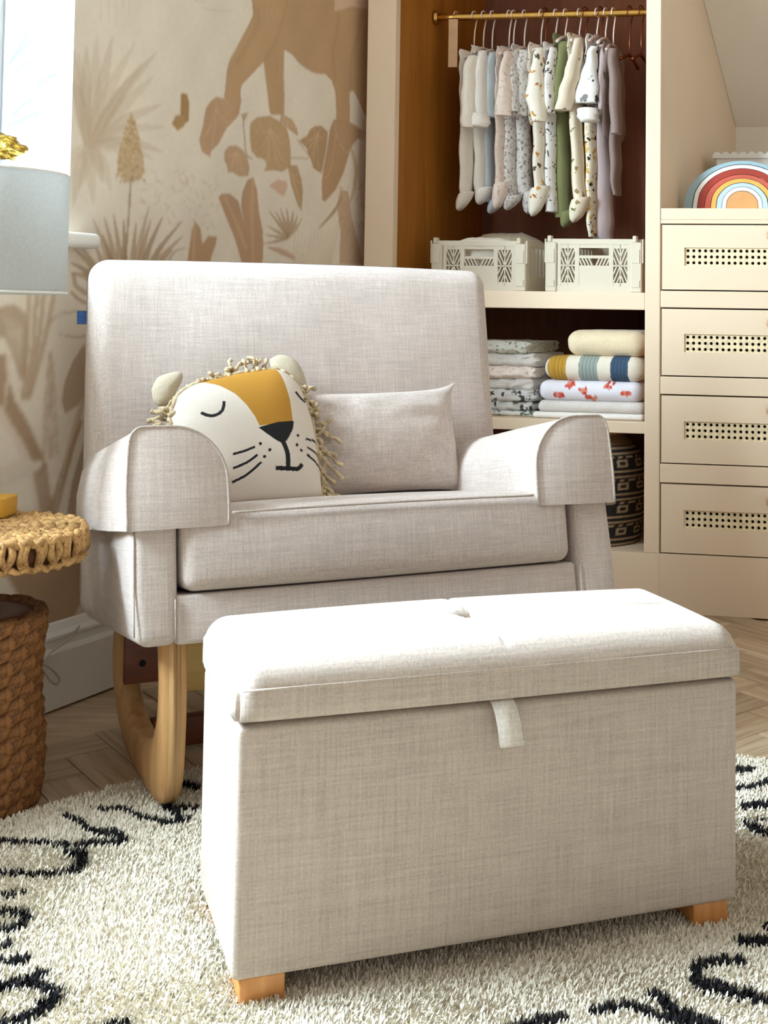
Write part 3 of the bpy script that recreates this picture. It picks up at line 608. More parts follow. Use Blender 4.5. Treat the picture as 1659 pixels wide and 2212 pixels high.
GS = [
 ('cream footed sleepsuit leftmost on the rail', m_cream, (345, 385), [(400, 300, 365), (560, 276, 358), (760, 264, 350), (915, 258, 342)], [(880, 262, 340), (1150, 258, 330), (1420, 262, 318)], (215, 310, 1410, 1500), None),
 ('plain white sleepsuit with gathered cuff, second from the left', m_white, (412, 350), [(365, 382, 436), (560, 360, 436), (830, 346, 436)], [(860, 350, 440), (1100, 362, 436), (1390, 358, 436)], (330, 440, 1370, 1450), ([(820, 345, 436), (870, 330, 452), (912, 334, 440)], m_white)),
 ('pale blue sleepsuit between the white and the pink floral one', m_blue, (475, 365), [(375, 450, 498), (560, 444, 498), (840, 438, 498)], [(820, 440, 500), (1100, 440, 502), (1450, 440, 506)], (380, 490, 1440, 1510), None),
 ('blush sleepsuit with faint rose print and wide sleeve', m_pink, (596, 360), [(370, 570, 606), (560, 536, 606), (830, 498, 610)], [(820, 512, 575), (1100, 515, 568), (1360, 514, 572)], (480, 575, 1340, 1490), None),
 ('slim grey leaf-print sleepsuit half hidden behind the blush one', m_grey1, (628, 360), [(370, 600, 652), (560, 604, 660), (800, 604, 668)], [(820, 566, 646), (1100, 568, 646), (1450, 560, 646)], (530, 640, 1430, 1490), None),
 ('grey blossom-print sleepsuit with broad pale sleeve', m_grey2, (706, 345), [(360, 664, 748), (560, 630, 740), (830, 612, 724)], [(820, 650, 745), (1100, 652, 752), (1400, 656, 768)], (650, 765, 1390, 1510), None),
 ('ivory sleepsuit with brown animal print on its sleeve', m_anim, (826, 335), [(345, 784, 846), (520, 752, 846), (690, 720, 852), (872, 772, 864)], [(860, 784, 856), (1100, 776, 852), (1380, 786, 850)], (735, 858, 1370, 1540), None),
 ('white sleepsuit with black lettering-like print, straight leg', m_text, (930, 330), [(340, 892, 938), (520, 862, 930), (620, 848, 922), (810, 872, 922)], [(820, 862, 940), (1150, 860, 938), (1520, 862, 948)], None, None),
 ('olive green footed sleepsuit', m_olive, (1000, 270), [(300, 960, 1028), (520, 925, 1018), (800, 888, 1000)], [(810, 950, 1030), (1150, 940, 1030), (1560, 930, 1046)], (918, 1030, 1530, 1612), None),
 ('beige sleepsuit with small leaf print and cropped sleeve', m_beige, (1100, 265), [(275, 1072, 1122), (480, 1010, 1104), (640, 966, 1066), (790, 930, 1040)], [(720, 1040, 1112), (1100, 1052, 1124), (1480, 1066, 1158)], (1028, 1155, 1450, 1585), None),
 ('white sleepsuit with bold dark motifs, white turned cuff and giraffe-print leg', m_dino, (1226, 270), [(330, 1180, 1236), (450, 1150, 1226), (640, 1076, 1240), (740, 1056, 1240)], [(800, 1150, 1226), (1200, 1154, 1222), (1500, 1160, 1222), (1700, 1172, 1222)], None, ([(780, 1100, 1236), (830, 1092, 1240), (872, 1110, 1240)], m_white)),
 ('mauve sleepsuit with long loose legs near the cream post', m_mauve, (1288, 280), [(320, 1246, 1332), (560, 1238, 1310), (830, 1240, 1304)], [(820, 1230, 1310), (1200, 1226, 1336), (1560, 1216, 1342), (1720, 1200, 1340)], None, None),
 ('taupe cardigan hanging last, rightmost of the clothes', m_taupe, (1344, 330), [(350, 1310, 1366), (620, 1320, 1396), (960, 1330, 1402)], [(900, 1330, 1396), (1180, 1330, 1394), (1400, 1346, 1388)], None, None)]
for i, (lab, m, neck, sl_, lg_, ft, cf) in enumerate(GS):
    gm = garment('baby_sleepsuit' if i < 12 else 'baby_cardigan', lab, m, neck, sl_, lg_, ft, cuff=cf, dt=(.0, .03, .06)[i % 3])
    if i == 10:
        for c_ in gm.children:
            if c_.name.startswith('leg'): c_.data.materials[0] = m_giraffe
    s, z = cab(*zc(neck), RT)
    h = obj('clothes_hanger', hanger_mesh(s, z+.004), HANGM, world=True)
    tag(h, 'pale slim hanger holding the '+' '.join(lab.replace(',', '').split()[:8]), 'hanger', 'hangers on the brass rail')
for i, (x, nm) in enumerate(((1178, 'behind the ivory animal-print sleepsuit'), (1264, 'beside the beige leaf-print sleepsuit'), (1297, 'between the mauve and the white dark-motif sleepsuits'), (1360, 'second from the cream post'), (1385, 'right against the cream post'))):
    s, z = cab(x, 118, RT); h = obj('wire_hanger', hanger_mesh(s, z, .09, .03, .026), COPPER, world=True); tag(h, 'empty copper wire hanger '+nm, 'hanger', 'hangers on the brass rail')
s0, z1 = cab(970, 24, RT-.02); s1, z0 = cab(988, 145, RT-.02)
tg = thing('card_divider', 'peach card divider hanging at the left end of the rail', 'divider', tuple(cabg(s0, RT, z0)))
obj('card', cboxv(s0, s1, RT-.022, RT-.02, z0, RZ-.012), TAGM, tg, world=True, smooth=False); obj('loop', tube([cabg((s0+s1)/2, RT+.019*math.cos(a), RZ+.019*math.sin(a)) for a in np.linspace(-.8*PI, .9*PI, 14)], .003, 6), TAGM, tg, world=True)

# ================================================================== CRATES
def crate(label, s0, s1, z0, z1, t0=.045, dep=.42):
    r = thing('folding_crate', label, 'crate', tuple(cabg((s0+s1)/2, t0+dep/2, z0)), group='folding crates on the wardrobe shelf')
    w, h = s1-s0, z1-z0; U = lambda u: s0+w*u; Z = lambda v: z0+h*v
    def bar(u0, v0, u1, v1, wd, tt=.012, t00=t0+.004):
        a = np.array([U(u0), Z(v0)]); b = np.array([U(u1), Z(v1)]); d = (b-a)/np.linalg.norm(b-a); n = np.array([-d[1], d[0]])*wd/2
        return prism([tuple(a-n), tuple(b-n), tuple(b+n), tuple(a+n)], lambda s, z: cabg(s, t00, z), lambda s, z: cabg(s, t00+tt, z))
    P = [cboxv(U(.05), U(.95), t0+.002, t0+.016, Z(.9), Z(1)), cboxv(U(.05), U(.95), t0+.002, t0+.016, Z(0), Z(.11)), cboxv(U(.34), U(.66), t0+.004, t0+.014, Z(.1), Z(.5)),
         cboxv(U(.3), U(.345), t0+.003, t0+.015, Z(.1), Z(.9)), cboxv(U(.655), U(.7), t0+.003, t0+.015, Z(.1), Z(.9)), cboxv(U(.34), U(.66), t0+.004, t0+.014, Z(.635), Z(.69)), cboxv(U(.34), U(.66), t0+.004, t0+.014, Z(.83), Z(.9)),
         cboxv(U(.12), U(.155), t0+.003, t0+.015, Z(.1), Z(.9)), cboxv(U(.845), U(.88), t0+.003, t0+.015, Z(.1), Z(.9))]
    for b0, b1 in ((.155, .3), (.7, .845)):
        um = (b0+b1)/2; P += [cboxv(U(b0), U(b1), t0+.004, t0+.014, Z(.485), Z(.515)), cboxv(U(um)-.0018, U(um)+.0018, t0+.004, t0+.014, Z(.1), Z(.9)), cboxv(U(b0), U(b1), t0+.004, t0+.014, Z(.82), Z(.9)), cboxv(U(b0), U(b1), t0+.004, t0+.014, Z(.1), Z(.18))]
        for (ua, ub, va, vb, fl_) in ((b0, um, .5, .82, 0), (um, b1, .5, .82, 1), (b0, um, .18, .5, 1), (um, b1, .18, .5, 0)):
            for k in range(5):
                f = k/4*2-1   # lines parallel to the cell diagonal, clipped to the cell
                x0, y0, x1, y1 = max(0, f), max(0, -f), min(1, 1+f), min(1, 1-f)
                if abs(x1-x0) < .1: continue
                if fl_ == 0: y0, y1 = 1-y0, 1-y1
                P.append(bar(ua+(ub-ua)*x0, va+(vb-va)*y0, ua+(ub-ua)*x1, va+(vb-va)*y1, .0036))
    for k in range(4):
        for e in (1, -1): P.append(bar(.5+e*(.02+.035*k), .5, .5+e*(.055+.035*k), .64, .004))
    obj('front_panel', join(*P), CRATEM, r, world=True, smooth=False)
    obj('back_panel', cboxv(U(.05), U(.95), t0+dep-.012, t0+dep, z0, z1), CRATEM, r, world=True, smooth=False)
    for a in (U(.02), U(.95)):
        S = [cboxv(a, a+.008, t0+.02, t0+dep-.02, Z(.9), Z(1)), cboxv(a, a+.008, t0+.02, t0+dep-.02, Z(0), Z(.3))]
        S += [cboxv(a, a+.008, t, t+.012, Z(.3), Z(.9)) for t in np.arange(t0+.02, t0+dep-.03, .03)]
        obj('side_panel', join(*S), CRATEM, r, world=True, smooth=False)
    obj('base', cboxv(U(.03), U(.97), t0+.01, t0+dep-.01, z0+.001, z0+.008), CRATEM, r, world=True, smooth=False)
    for a in (0, .885):
        for t in (t0-.004, t0+dep-.03):
            S = [bevelled(cboxv(U(a), U(a+.115), t, t+.03, Z(0), Z(.94)), .003, 1), cboxv(U(a+.02), U(a+.095), t-.003, t+.01, Z(.55), Z(.8)), cboxv(U(a+.02), U(a+.095), t-.003, t+.01, Z(.1), Z(.22)), bevelled(cboxv(U(a+.02), U(a+.06), t, t+.02, Z(.94), Z(1.06)), .002, 1), cboxv(U(a-.012 if a < .5 else a+.115), U(a if a < .5 else a+.127), t+.004, t+.02, Z(.55), Z(1.0))]
            obj('corner_post', join(*S), CRATEM, r, world=True, smooth=False)
    return r
def ccr(x0, x1, y0, y1, t): return cab(x0, (y0+y1)/2, t)[0], cab(x1, (y0+y1)/2, t)[0], cab((x0+x1)/2, y1, t)[1], cab((x0+x1)/2, y0, t)[1]
s0, s1, _, z1 = ccr(1176, 1391, 516, 628, .045); crate('putty lattice crate beside the cream post, handle slot open', s0+.004, s1-.006, zs1t, z1)
s0, s1, _, z1 = ccr(932, 1136, 520, 628, .045); crate('putty lattice crate half hidden behind the armchair back', s0, s1, zs1t, z1)
def cloth_slab(name, label, cat, mat, s0, s1, t0, t1, z0, z1, seed=0, amp=.006, group=None, r=None, cols=None, n=(26, 12, 6)):
    h = z1-z0; V, F = rb((s0, t0, z0), (s1, t1, z1), min(r or h*.48, h*.49), 4, n, (.004, .004, .002))
    for i in range(len(V)):
        q = noise.noise_vector(Vector((V[i][0]*(14+amp*1800)+seed, V[i][1]*10, V[i][2]*(22+amp*3000))))
        f = min(1, max(0, (V[i][2]-z0)/h*1.0+.35)); V[i] += np.array([q.x*amp*1.4, q.y*amp, abs(q.z)*amp*.5*(1 if V[i][2] > (z0+z1)/2 else -.0)])
    V[:, 2] = np.maximum(V[:, 2], z0)
    cc = cols(V) if cols else None; Vw = np.array([cabg(*v) for v in V])
    o = obj(name, (Vw, F), mat, world=True, cols=cc); return tag(o, label, cat, group)
m_sage = C('cloth_oat', (190, 174, 148))
s0, s1, _, z1 = ccr(950, 1120, 512, 560, .1); cloth_slab('folded_cloth', 'cream cloth heaped inside the crate behind the armchair', 'cloth', m_cream, s0+.03, s1-.02, .08, .2, zs1t+.012, z1-.002, 3, .010)
s0, s1, _, z1 = ccr(1062, 1180, 500, 520, .36); cloth_slab('folded_cloth', 'oat coloured cloth lying over the back of the left crate', 'cloth', m_sage, s0-.06, s1+.02, .24, .42, zs1t+.012, z1-.012, 9, .014)

# ================================================================== FOLDED LINENS ON THE LOWER SHELF
m_leafy = printed('charcoal_leaf_muslin', (206, 202, 198), [(70, 66, 64), (110, 106, 102), (60, 58, 56)], 34, .34)
m_musl = C('muslin_white', (214, 206, 198)); m_sagep = printed('sage_speckle_muslin', (206, 202, 190), [(150, 152, 138), (120, 122, 112)], 70, .3); m_greenp = printed('green_leaf_muslin', (216, 214, 206), [(96, 112, 100), (130, 140, 128)], 30, .34)
ys = [905, 888, 866, 842, 818, 792, 764, 738]; mm = [(m_greenp, 'white muslin with green leaf print at the bottom of the left stack'), (m_leafy, 'charcoal leaf-print muslin second from the bottom of the left stack'), (m_leafy, 'charcoal leaf-print muslin third from the bottom of the left stack'), (m_musl, 'plain muslin fourth from the bottom of the left stack'), (m_pink, 'blush print muslin under two pale muslins in the left stack'), (m_musl, 'plain white muslin second from the top of the left stack'), (m_sagep, 'speckled sage muslin on top of the left stack')]
zprev = zs2t; xr = [1168, 1160, 1168, 1158, 1160, 1166, 1148]
zt_ = [cab(1110, y, .12)[1] for y in ys[1:]]
for i, (m, lab) in enumerate(mm):
    s0, s1 = cab(985+(i % 2)*12, 830, .12)[0], cab(xr[i], 830, .12)[0]; z1 = zt_[i]
    cloth_slab('folded_muslin', lab, 'muslin', m, s0, s1, .09+.012*(i % 2), .36, zprev+.0005, z1, i*7, .013, 'folded muslins on the lower shelf'); zprev = z1
# right hand stack
T0 = .05; s_of = lambda x: cab(x, 830, T0)[0]; z_of = lambda y: cab(1280, y, T0)[1]
G2 = 'folded blankets on the lower shelf'
zw = [zs2t+.0005, z_of(893), z_of(868), z_of(824), z_of(770), z_of(714)]
cloth_slab('folded_blanket', 'thick plain white blanket at the bottom of the right stack', 'blanket', m_white, s_of(1150), s_of(1389), T0, .42, zw[0], zw[1], 1, .003, G2)
cloth_slab('folded_blanket', 'thin off-white folded sheet above the bottom white blanket', 'blanket', m_musl, s_of(1158), s_of(1390), T0+.004, .42, zw[1], zw[2], 5, .004, G2)
m_redp = NT('white_red_motif'); 
def redcols(V):
    Cc = np.tile(lin((234, 230, 236)), (len(V), 1)); R = random.Random(5)
    for (x, y) in ((1232, 832), (1314, 832), (1208, 858), (1277, 858), (1262, 845), (1350, 850)):
        a, z = s_of(x), z_of(y)
        for k in range(9):
            a2, z2, r = a+R.uniform(-.014, .014), z+R.uniform(-.008, .008), R.uniform(.004, .008)
            Cc[(np.hypot(V[:, 0]-a2, V[:, 2]-z2) < r) & (V[:, 1] < .12)] = lin(R.choice(((206, 84, 66), (196, 66, 54), (222, 140, 120))))
    return Cc
cloth_slab('folded_blanket', 'white blanket with small red motifs under the striped one', 'blanket', KNIT, s_of(1160), s_of(1384), T0, .40, zw[2], zw[3], 8, .003, G2, cols=redcols, n=(110, 10, 26))
def stripe(V):
    Cc = np.tile(lin((232, 222, 204)), (len(V), 1)); s = V[:, 0]
    for x0, x1, c in ((1181, 1222, (192, 146, 52)), (1250, 1290, (156, 166, 158)), (1318, 1356, (62, 84, 108))):
        a, b = s_of(x0), s_of(x1); m = (s > a) & (s < b); ph = (s-a)/(b-a)*5; k = .62+.38*np.abs(np.sin(ph*PI))[:, None]; Cc[m] = (lin(c)*k)[m]
    return Cc
st = cloth_slab('rolled_blanket', 'cream knitted blanket with mustard, sage and navy stripes', 'blanket', KNIT, s_of(1170), s_of(1388), T0, .38, zw[3], zw[4], 12, .002, G2, cols=stripe, n=(120, 8, 6))
cloth_slab('rolled_blanket', 'plain cream rolled blanket on top of the right stack', 'blanket', C('fleece_cream', (226, 206, 172)), s_of(1215), s_of(1389), T0+.01, .36, zw[4], zw[5], 15, .003, G2)

# ================================================================== BLACK BASKET IN THE LOWEST CUBBY
BKT = .172; bc_s = cab(1387, 1080, BKT)[0]; bR = .155; bcx = bc_s-bR
nr, nm = 64, 128; zb0, zb1 = zbt+.001, zs2b-.012; rows = []; cols = []
for i in range(nr+1):
    u = i/nr; z = zb0+(zb1-zb0)*u; R_ = bR*(.86+.16*math.sin(PI*min(1, .1+u*.75))) if u < .72 else bR*(1.0-.42*((u-.72)/.28)**1.5)
    for j in range(nm):
        th = 2*PI*j/nm; rr_ = R_+.0022*math.sin(i*PI*.99)+.0016*math.sin(j*PI*.5+(i % 2)*PI)
        rows.append(cabg(bcx+rr_*math.cos(th), BKT+rr_*math.sin(th), z))
        c = (34, 28, 26); ii = i % 13; jj = j % 10
        if ii in (1, 4) or (ii in (7, 10) and 2 < jj < 8) or (ii in (8, 9) and jj in (3, 7)) or (ii == 12 and jj % 4 < 2): c = (184, 158, 124)
        if u > .9: c = (128, 96, 62)
        cols.append(lin(c))
F = [(i*nm+j, i*nm+(j+1) % nm, (i+1)*nm+(j+1) % nm, (i+1)*nm+j) for i in range(nr) for j in range(nm)]+[tuple(range(nm))[::-1]]
bk = obj('woven_basket', (np.array(rows), F), WEAVEM, world=True, cols=np.array(cols)); tag(bk, 'black woven basket with cream geometric pattern in the lowest cubby', 'basket')
obj('rim', tube([cabg(bcx+bR*.585*math.cos(a), BKT+bR*.585*math.sin(a), zb1) for a in np.linspace(0, 2*PI, 40)], .006, 8), SEAGRASS, None, world=True)
rim = bpy.data.objects['rim']; rim.parent = bk; rim.location = rim.location-bk.location

# ================================================================== RAINBOW AND BOX ON THE CHEST
RNT = .20; rsc, _ = cab(1608, 447, RNT); ztop = CZ[0]
k_px = (cab(1608, 447, RNT)[0]-cab(1483, 447, RNT)[0])/398*1.0
rbw = thing('rainbow_stacker', 'wooden rainbow stacking toy in muted blue, red and mustard', 'toy', tuple(cabg(rsc, RNT, ztop)))
hid = cab(1608, 447, RNT)[1]-ztop
arcs = [((398, 320), (345, 297), (150, 176, 184)), ((338, 292), (310, 268), (236, 232, 226)), ((306, 265), (262, 226), (160, 58, 44)), ((258, 223), (220, 198), (196, 92, 74)), ((215, 195), (182, 168), (222, 172, 86)), ((176, 164), (142, 138), (186, 204, 208)), ((138, 135), (112, 110), (236, 234, 230))]
def half(a, b, n=28): return [(a*k_px*math.cos(t), b*k_px*math.sin(t)+hid*min(1, math.sin(t)*3)) for t in np.linspace(0, PI, n)]
for (oa, ob), (ia, ib), c in arcs:
    poly = half(oa, ob)+half(ia, ib)[::-1]
    VF = prism(poly, lambda x, z: cabg(rsc+x, RNT-.03, ztop+max(0, z)), lambda x, z: cabg(rsc+x, RNT+.03, ztop+max(0, z)))
    obj('arch', VF, plain('rainbow_%d_%d' % (oa, c[0]), c, .5, 0, .03), rbw, world=True, smooth=True, sharp=40)
obj('half_disc', prism(half(108, 106), lambda x, z: cabg(rsc+x, RNT-.03, ztop+max(0, z)), lambda x, z: cabg(rsc+x, RNT+.03, ztop+max(0, z))), plain('rainbow_core', (214, 158, 100), .5, 0, .03), rbw, world=True, smooth=True, sharp=40)
BT = .46; bx0 = cab(1546, 350, BT)[0]; bx1 = bx0+.30; bz1 = cab(1546, 340, BT)[1]
sb = thing('scalloped_box', 'white storage box with scalloped rim behind the rainbow toy', 'box', tuple(cabg((bx0+bx1)/2, BT+.12, ztop)))
obj('body', bevelled(cboxv(bx0, bx1, BT, BT+.25, ztop, bz1), .006, 2), WHITE, sb, world=True, smooth=False)
def scal(w): 
    n = max(3, int(w/.028)); P = [(0, 0)]
    for i in range(n*8+1): u = i/(n*8); P.append((u*w, .012+.011*abs(math.sin(u*n*PI))))
    return P+[(w, 0)]
e = .008; S = []
for t in (BT-e, BT+.25): S.append(prism(scal(bx1-bx0+2*e), lambda x, z: cabg(bx0-e+x, t, bz1-.004+z), lambda x, z: cabg(bx0-e+x, t+e, bz1-.004+z)))
for s in (bx0-e, bx1): S.append(prism(scal(.25), lambda x, z: cabg(s, BT+x, bz1-.004+z), lambda x, z: cabg(s+e, BT+x, bz1-.004+z)))
obj('scalloped_rim', join(*S), WHITE, sb, world=True, smooth=False)

# ================================================================== NURSING CHAIR
CA, CT = .403, .159; CO = np.array([-.431, 2.045, .315]); CW = 1.0
chair = thing('rocking_armchair', 'oatmeal linen rocking armchair with bent wood rockers', 'armchair', (CO[0], CO[1], 0), CA)
MT = Matrix.Translation((0, 0, CO[2]))@Matrix.Rotation(-CT, 4, 'X')
EX = np.array([math.cos(CA), math.sin(CA), 0]); EY0 = np.array([-math.sin(CA), math.cos(CA), 0])
EY = EY0*math.cos(CT)-UPV*math.sin(CT); EZ = UPV*math.cos(CT)+EY0*math.sin(CT)
def cloc(P): d = np.array(P)-CO; return np.array([d@EX, d@EY, d@EZ])
def cglob(l): return CO+EX*l[0]+EY*l[1]+EZ*l[2]
obj('seat_base', rb((.08, .004, 0), (.92, .58, .086), .008, 2), FAB, chair, MT)
for sd in (0, 1):
    mx = (lambda V: V) if sd == 0 else (lambda V: np.c_[CW+.008-V[:, 0], V[:, 1], V[:, 2]])
    fx = (lambda F: F) if sd == 0 else (lambda F: [tuple(f)[::-1] for f in F])
    V, F = rb((0, 0, 0), (.086, .60, .27), .022, 4, (1, 4, 3)); V[:, 0] += (.012*np.clip(1-V[:, 2]/.1, 0, 1) if sd == 0 else -.012*np.clip(1.3-V[:, 2]/.2, 0, 1))*(V[:, 0] < .04)
    arm = obj('arm', (mx(V), fx(F)), FAB, chair, MT)
    # cap: D-shaped section, large radius inside, tight radius outside
    def sec(y):
        k = y/.5; w = .176; zt = .386-.03*k; fl = .02*math.sin(PI*min(1, k*.8)); P = [(-.008-fl*1.2, .203), (-.010-fl, .27), (-.006-fl*.4, zt-.035)]
        for a in np.linspace(PI, PI/2, 5): P.append((.022+.026*math.cos(a), zt-.026+.026*math.sin(a)))
        for a in np.linspace(PI/2, 0, 9)[0:]: P.append((w-.105+.105*math.cos(a), zt-.105+.105*math.sin(a)))
        P += [(w+.001, .24), (w, .205)]
        return np.array([(x, y, z) for x, z in P])
    ysec = [-.014, -.0135, -.006, .0, .03, .1, .2, .3, .4, .47, .495, .5]; rings = []
    for i, y in enumerate(ysec):
        S = sec(max(0, y)); S[:, 1] = y
        if i == 0 or i == len(ysec)-1:
            c = S.mean(0); S[:, [0, 2]] = c[[0, 2]]+(S[:, [0, 2]]-c[[0, 2]])*.985
        for q in S: q[2] += .002*noise.noise(Vector((q[0]*20, q[1]*14, q[2]*20+sd*9)))
        rings.append(S)
    V, F = loft(rings); cap = obj('arm_cap', (mx(V), fx(F)), FAB, arm); cap.data.set_sharp_from_angle(angle=math.radians(50))
    S = sec(0); pts = [(x, -.0135, z) for x, _, z in S]; V, F = tube(smooth_path(pts, 3), .0028, 6); obj('piping', (mx(V), F), FABD, arm)
    pts = [(S[0][0]-.001, y, sec(max(0, y))[0][2]-.001) for y in (-.014, .1, .3, .5)]; 
    # seam down the front corner of the arm
    V, F = tube([(.079, .0005, z) for z in np.linspace(.01, .08, 4)], .0016, 5); obj('seam', (mx(V), F), FABD, arm)
    if sd == 0: V, F = tube([(.006, .004, z) for z in np.linspace(.02, .2, 6)], .0016, 5); obj('seam', (mx(V), F), FABD, arm)
V, F = rb((.092, -.008, .09), (.908, .455, .236), .026, 4, (30, 14, 6), (.004, .010, .008))
cu = obj('seat_cushion', (V, F), FAB, chair, MT)
obj('piping', tube(smooth_path([(.182, -.0165, .2265), (.3, -.0172, .228), (.5, -.0175, .229), (.7, -.0172, .228), (.818, -.0165, .2265)], 6), .0026, 6), FABD, cu)
V, F = rb((0, .44, -.0), (1.0, .57, .79), .045, 5, (24, 4, 20), (.0, .016, .006))
wf = np.clip(1-V[:, 2]/.79, 0, 1); V[:, 1] += np.where(V[:, 1] > .505, .06*wf-.035*(1-wf), 0)
for i in range(len(V)): V[i][1] += .003*noise.noise(Vector((V[i][0]*7, V[i][2]*7, 2.)))
bkr = obj('backrest', (V, F), FAB, chair, MT)
obj('label_tag', sbox((-.02, .512, .648), (.004, .516, .678)), BLUETAG, bkr, smooth=False)
# rockers: U loops in the upright plane of each side
outer = [(.06, .335), (.045, .30), (.034, .22), (.03, .12), (.042, .04), (.085, .008), (.16, .0005), (.3, .0005), (.4, .012), (.49, .05), (.54, .11), (.545, .18), (.52, .26), (.5, .335)]
inner = [(.115, .335), (.095, .30), (.076, .24), (.086, .18), (.12, .128), (.17, .096), (.23, .082), (.29, .078), (.35, .083), (.41, .102), (.455, .14), (.468, .19), (.46, .26), (.452, .335)]
o_, i_ = smooth_path(outer, 4), smooth_path(inner, 4)
for sd in (0, 1):
    x0, x1 = (.063, .112) if sd == 0 else (CW-.112, CW-.063); n = len(o_); rings = []
    # ring cross-sections, rounded edges
    for a, b in zip(o_, i_):
        d = b-a; L = np.linalg.norm(d); R_ = []; r = .012
        for (u, v) in ((0, .25), (.12, .06), (.3, 0), (.7, 0), (.88, .06), (1, .25), (1, .75), (.88, .94), (.7, 1), (.3, 1), (.12, .94), (0, .75)):
            q = a+d*u; R_.append((x0+(x1-x0)*v, q[0], q[1]))
        rings.append(np.array(R_))
    V, F = loft(rings); rk = obj('rocker', (V, F), PALEWOOD, chair); rk.data.set_sharp_from_angle(angle=math.radians(50))
    rings = [np.array([(x0+(x1-x0)*v, (a+(b-a)*-.012)[0], (a+(b-a)*-.012)[1]) for v in (.28, .72)]+[(x0+(x1-x0)*v, (a+(b-a)*.03)[0], (a+(b-a)*.03)[1]) for v in (.72, .28)]) for a, b in zip(o_[2:20], i_[2:20])]
    obj('ply_edge', loft(rings), PLY, rk)
ob_ = obj('mounting_block', rb((.112, .36, .15), (.16, .44, .30), .003, 1), DARKWOOD, chair)
obj('mounting_block', rb((CW-.16, .36, .15), (CW-.112, .44, .30), .003, 1), DARKWOOD, chair)
blk = obj('mounting_plate', rb((.055, .345, .145), (.135, .36, .26), .002, 1), DARKWOOD, chair)
V, F = lathe([(0, 0), (.007, 0), (.006, .004), (0, .005)], 12); obj('bolt', (np.c_[.092+V[:, 0], .345-V[:, 2], .185+V[:, 1]], F), DARK, blk)
obj('stretcher', rb((.135, .35, .115), (CW-.135, .375, .235), .003, 1), YELLOWWOOD, chair)
obj('lower_stretcher', rb((.112, .33, .012), (CW-.112, .36, .07), .003, 1), DARKWOOD, chair)

# ---- lumbar cushion
def pillow(w, h, t, nu=40, nv=30, ear=.012, seed=0):
    V, F, U, Vv = grid(nu, nv, lambda u, v: np.zeros((len(u), 3)))
    a, b = U*2-1, Vv*2-1; th = t/2*np.clip((1-a**2)*(1-b**2), 0, 1)**.42
    x = a*w/2*(1-.05*(1-b**2)*0-.035*(1-np.abs(b)**2)*np.abs(a)**3); z = b*h/2*(1-.07*(1-np.abs(a)**2.5)*np.abs(b)**3+.0)
    x += ear*np.sign(a)*np.abs(a)**12*np.abs(b)**12; z += ear*np.sign(b)*np.abs(a)**12*np.abs(b)**12
    wr = np.array([noise.noise(Vector((p*4+seed, q*4, 1))) for p, q in zip(a, b)])*.012*np.clip(1.2-th/(t/2), 0, 1)*(1-np.maximum(np.abs(a), np.abs(b))**8)
    Fr = np.stack([x, -th+wr, z], 1); Bk = np.stack([x, th, z], 1)
    V = np.vstack([Fr, Bk]); n = nu*nv; FF = [tuple(f) for f in F]+[tuple(n+f[::-1]) for f in F]
    for i in range(nu-1): FF += [(i, i+n, i+1+n, i+1), ((nv-1)*nu+i+1, (nv-1)*nu+i+1+n, (nv-1)*nu+i+n, (nv-1)*nu+i)]
    return V, FF
seatc = cglob((.645, .395, .236)); 
lum = thing('lumbar_cushion', 'small rectangular oatmeal linen cushion beside the lion cushion', 'cushion', tuple(seatc), CA)
V, F = pillow(.41, .245, .115)
ML = Matrix.Rotation(-CT-.10, 4, 'X')@Matrix.Rotation(-.015, 4, 'Y')@Matrix.Translation((0, -.03, .121))
obj('cover', (V, F), FAB, lum, ML)
# ---- lion cushion, outline from the picture laid on a leaning plane through the seat
B0 = cglob((.3, .275, .24)); Tn = EY*math.cos(.30)-EZ*math.sin(.30); Tn = EY*math.cos(.26)-EZ*math.sin(.26); TU = EZ*math.cos(.26)+EY*math.sin(.26)
def lionp(x, y): P = onpl(x, y, B0, Tn); d = P-B0; return (d@EX, d@TU)
out_px = [(372, 890), (385, 855), (420, 832), (480, 816), (540, 804), (590, 799), (617, 808), (642, 832), (662, 875), (676, 930), (686, 1000), (693, 1050), (688, 1080), (640, 1088), (560, 1093), (490, 1096), (430, 1088), (398, 1045), (376, 985), (366, 930)]
Lp = [np.array(lionp(*q)) for q in out_px]; Lp = smooth_path(Lp+[Lp[0]], 24)[:-1]; Lc = np.array([np.mean([q[0] for q in Lp]), np.mean([q[1] for q in Lp])])
lion = thing('lion_cushion', 'lion face cushion with mustard blaze, sleepy eyes and rope mane', 'cushion', tuple(B0))
NA = len(Lp); NR_ = 110; pl = []; pth = []
for j in range(1, NR_+1):
    rho = j/NR_
    for q in Lp: pl.append(Lc+(q-Lc)*rho); pth.append(max(0, 1-rho**2.6)**.55)
pl.append(Lc); pth.append(1.); pl = np.array(pl); pth = np.array(pth)*.058
pp = Paint(pl[:, 0], pl[:, 1], (220, 208, 194), lionp, (270, 730, 3.386))
pp.poly([(470, 330), (540, 322), (640, 295), (780, 250), (880, 225), (1000, 220), (1090, 235), (1130, 370), (1160, 500), (1172, 600), (1178, 668), (930, 703), (900, 640), (840, 550), (760, 460), (660, 390), (560, 345)], (182, 130, 42))
BKc = (24, 22, 24)
pp.poly([(922, 716), (1060, 675), (1188, 658), (1178, 720), (1135, 800), (1105, 832), (1050, 805), (980, 758)], BKc)
pp.line([(1105, 820), (1135, 900), (1142, 1000)], 34, BKc); pp.line([(1052, 1000), (1150, 1003), (1215, 1003), (1248, 968)], 30, BKc)
pp.line([(520, 596), (560, 618), (600, 625), (645, 610), (672, 575), (682, 520)], 23, BKc); pp.line([(1213, 430), (1250, 470), (1292, 492), (1290, 462)], 20, BKc)
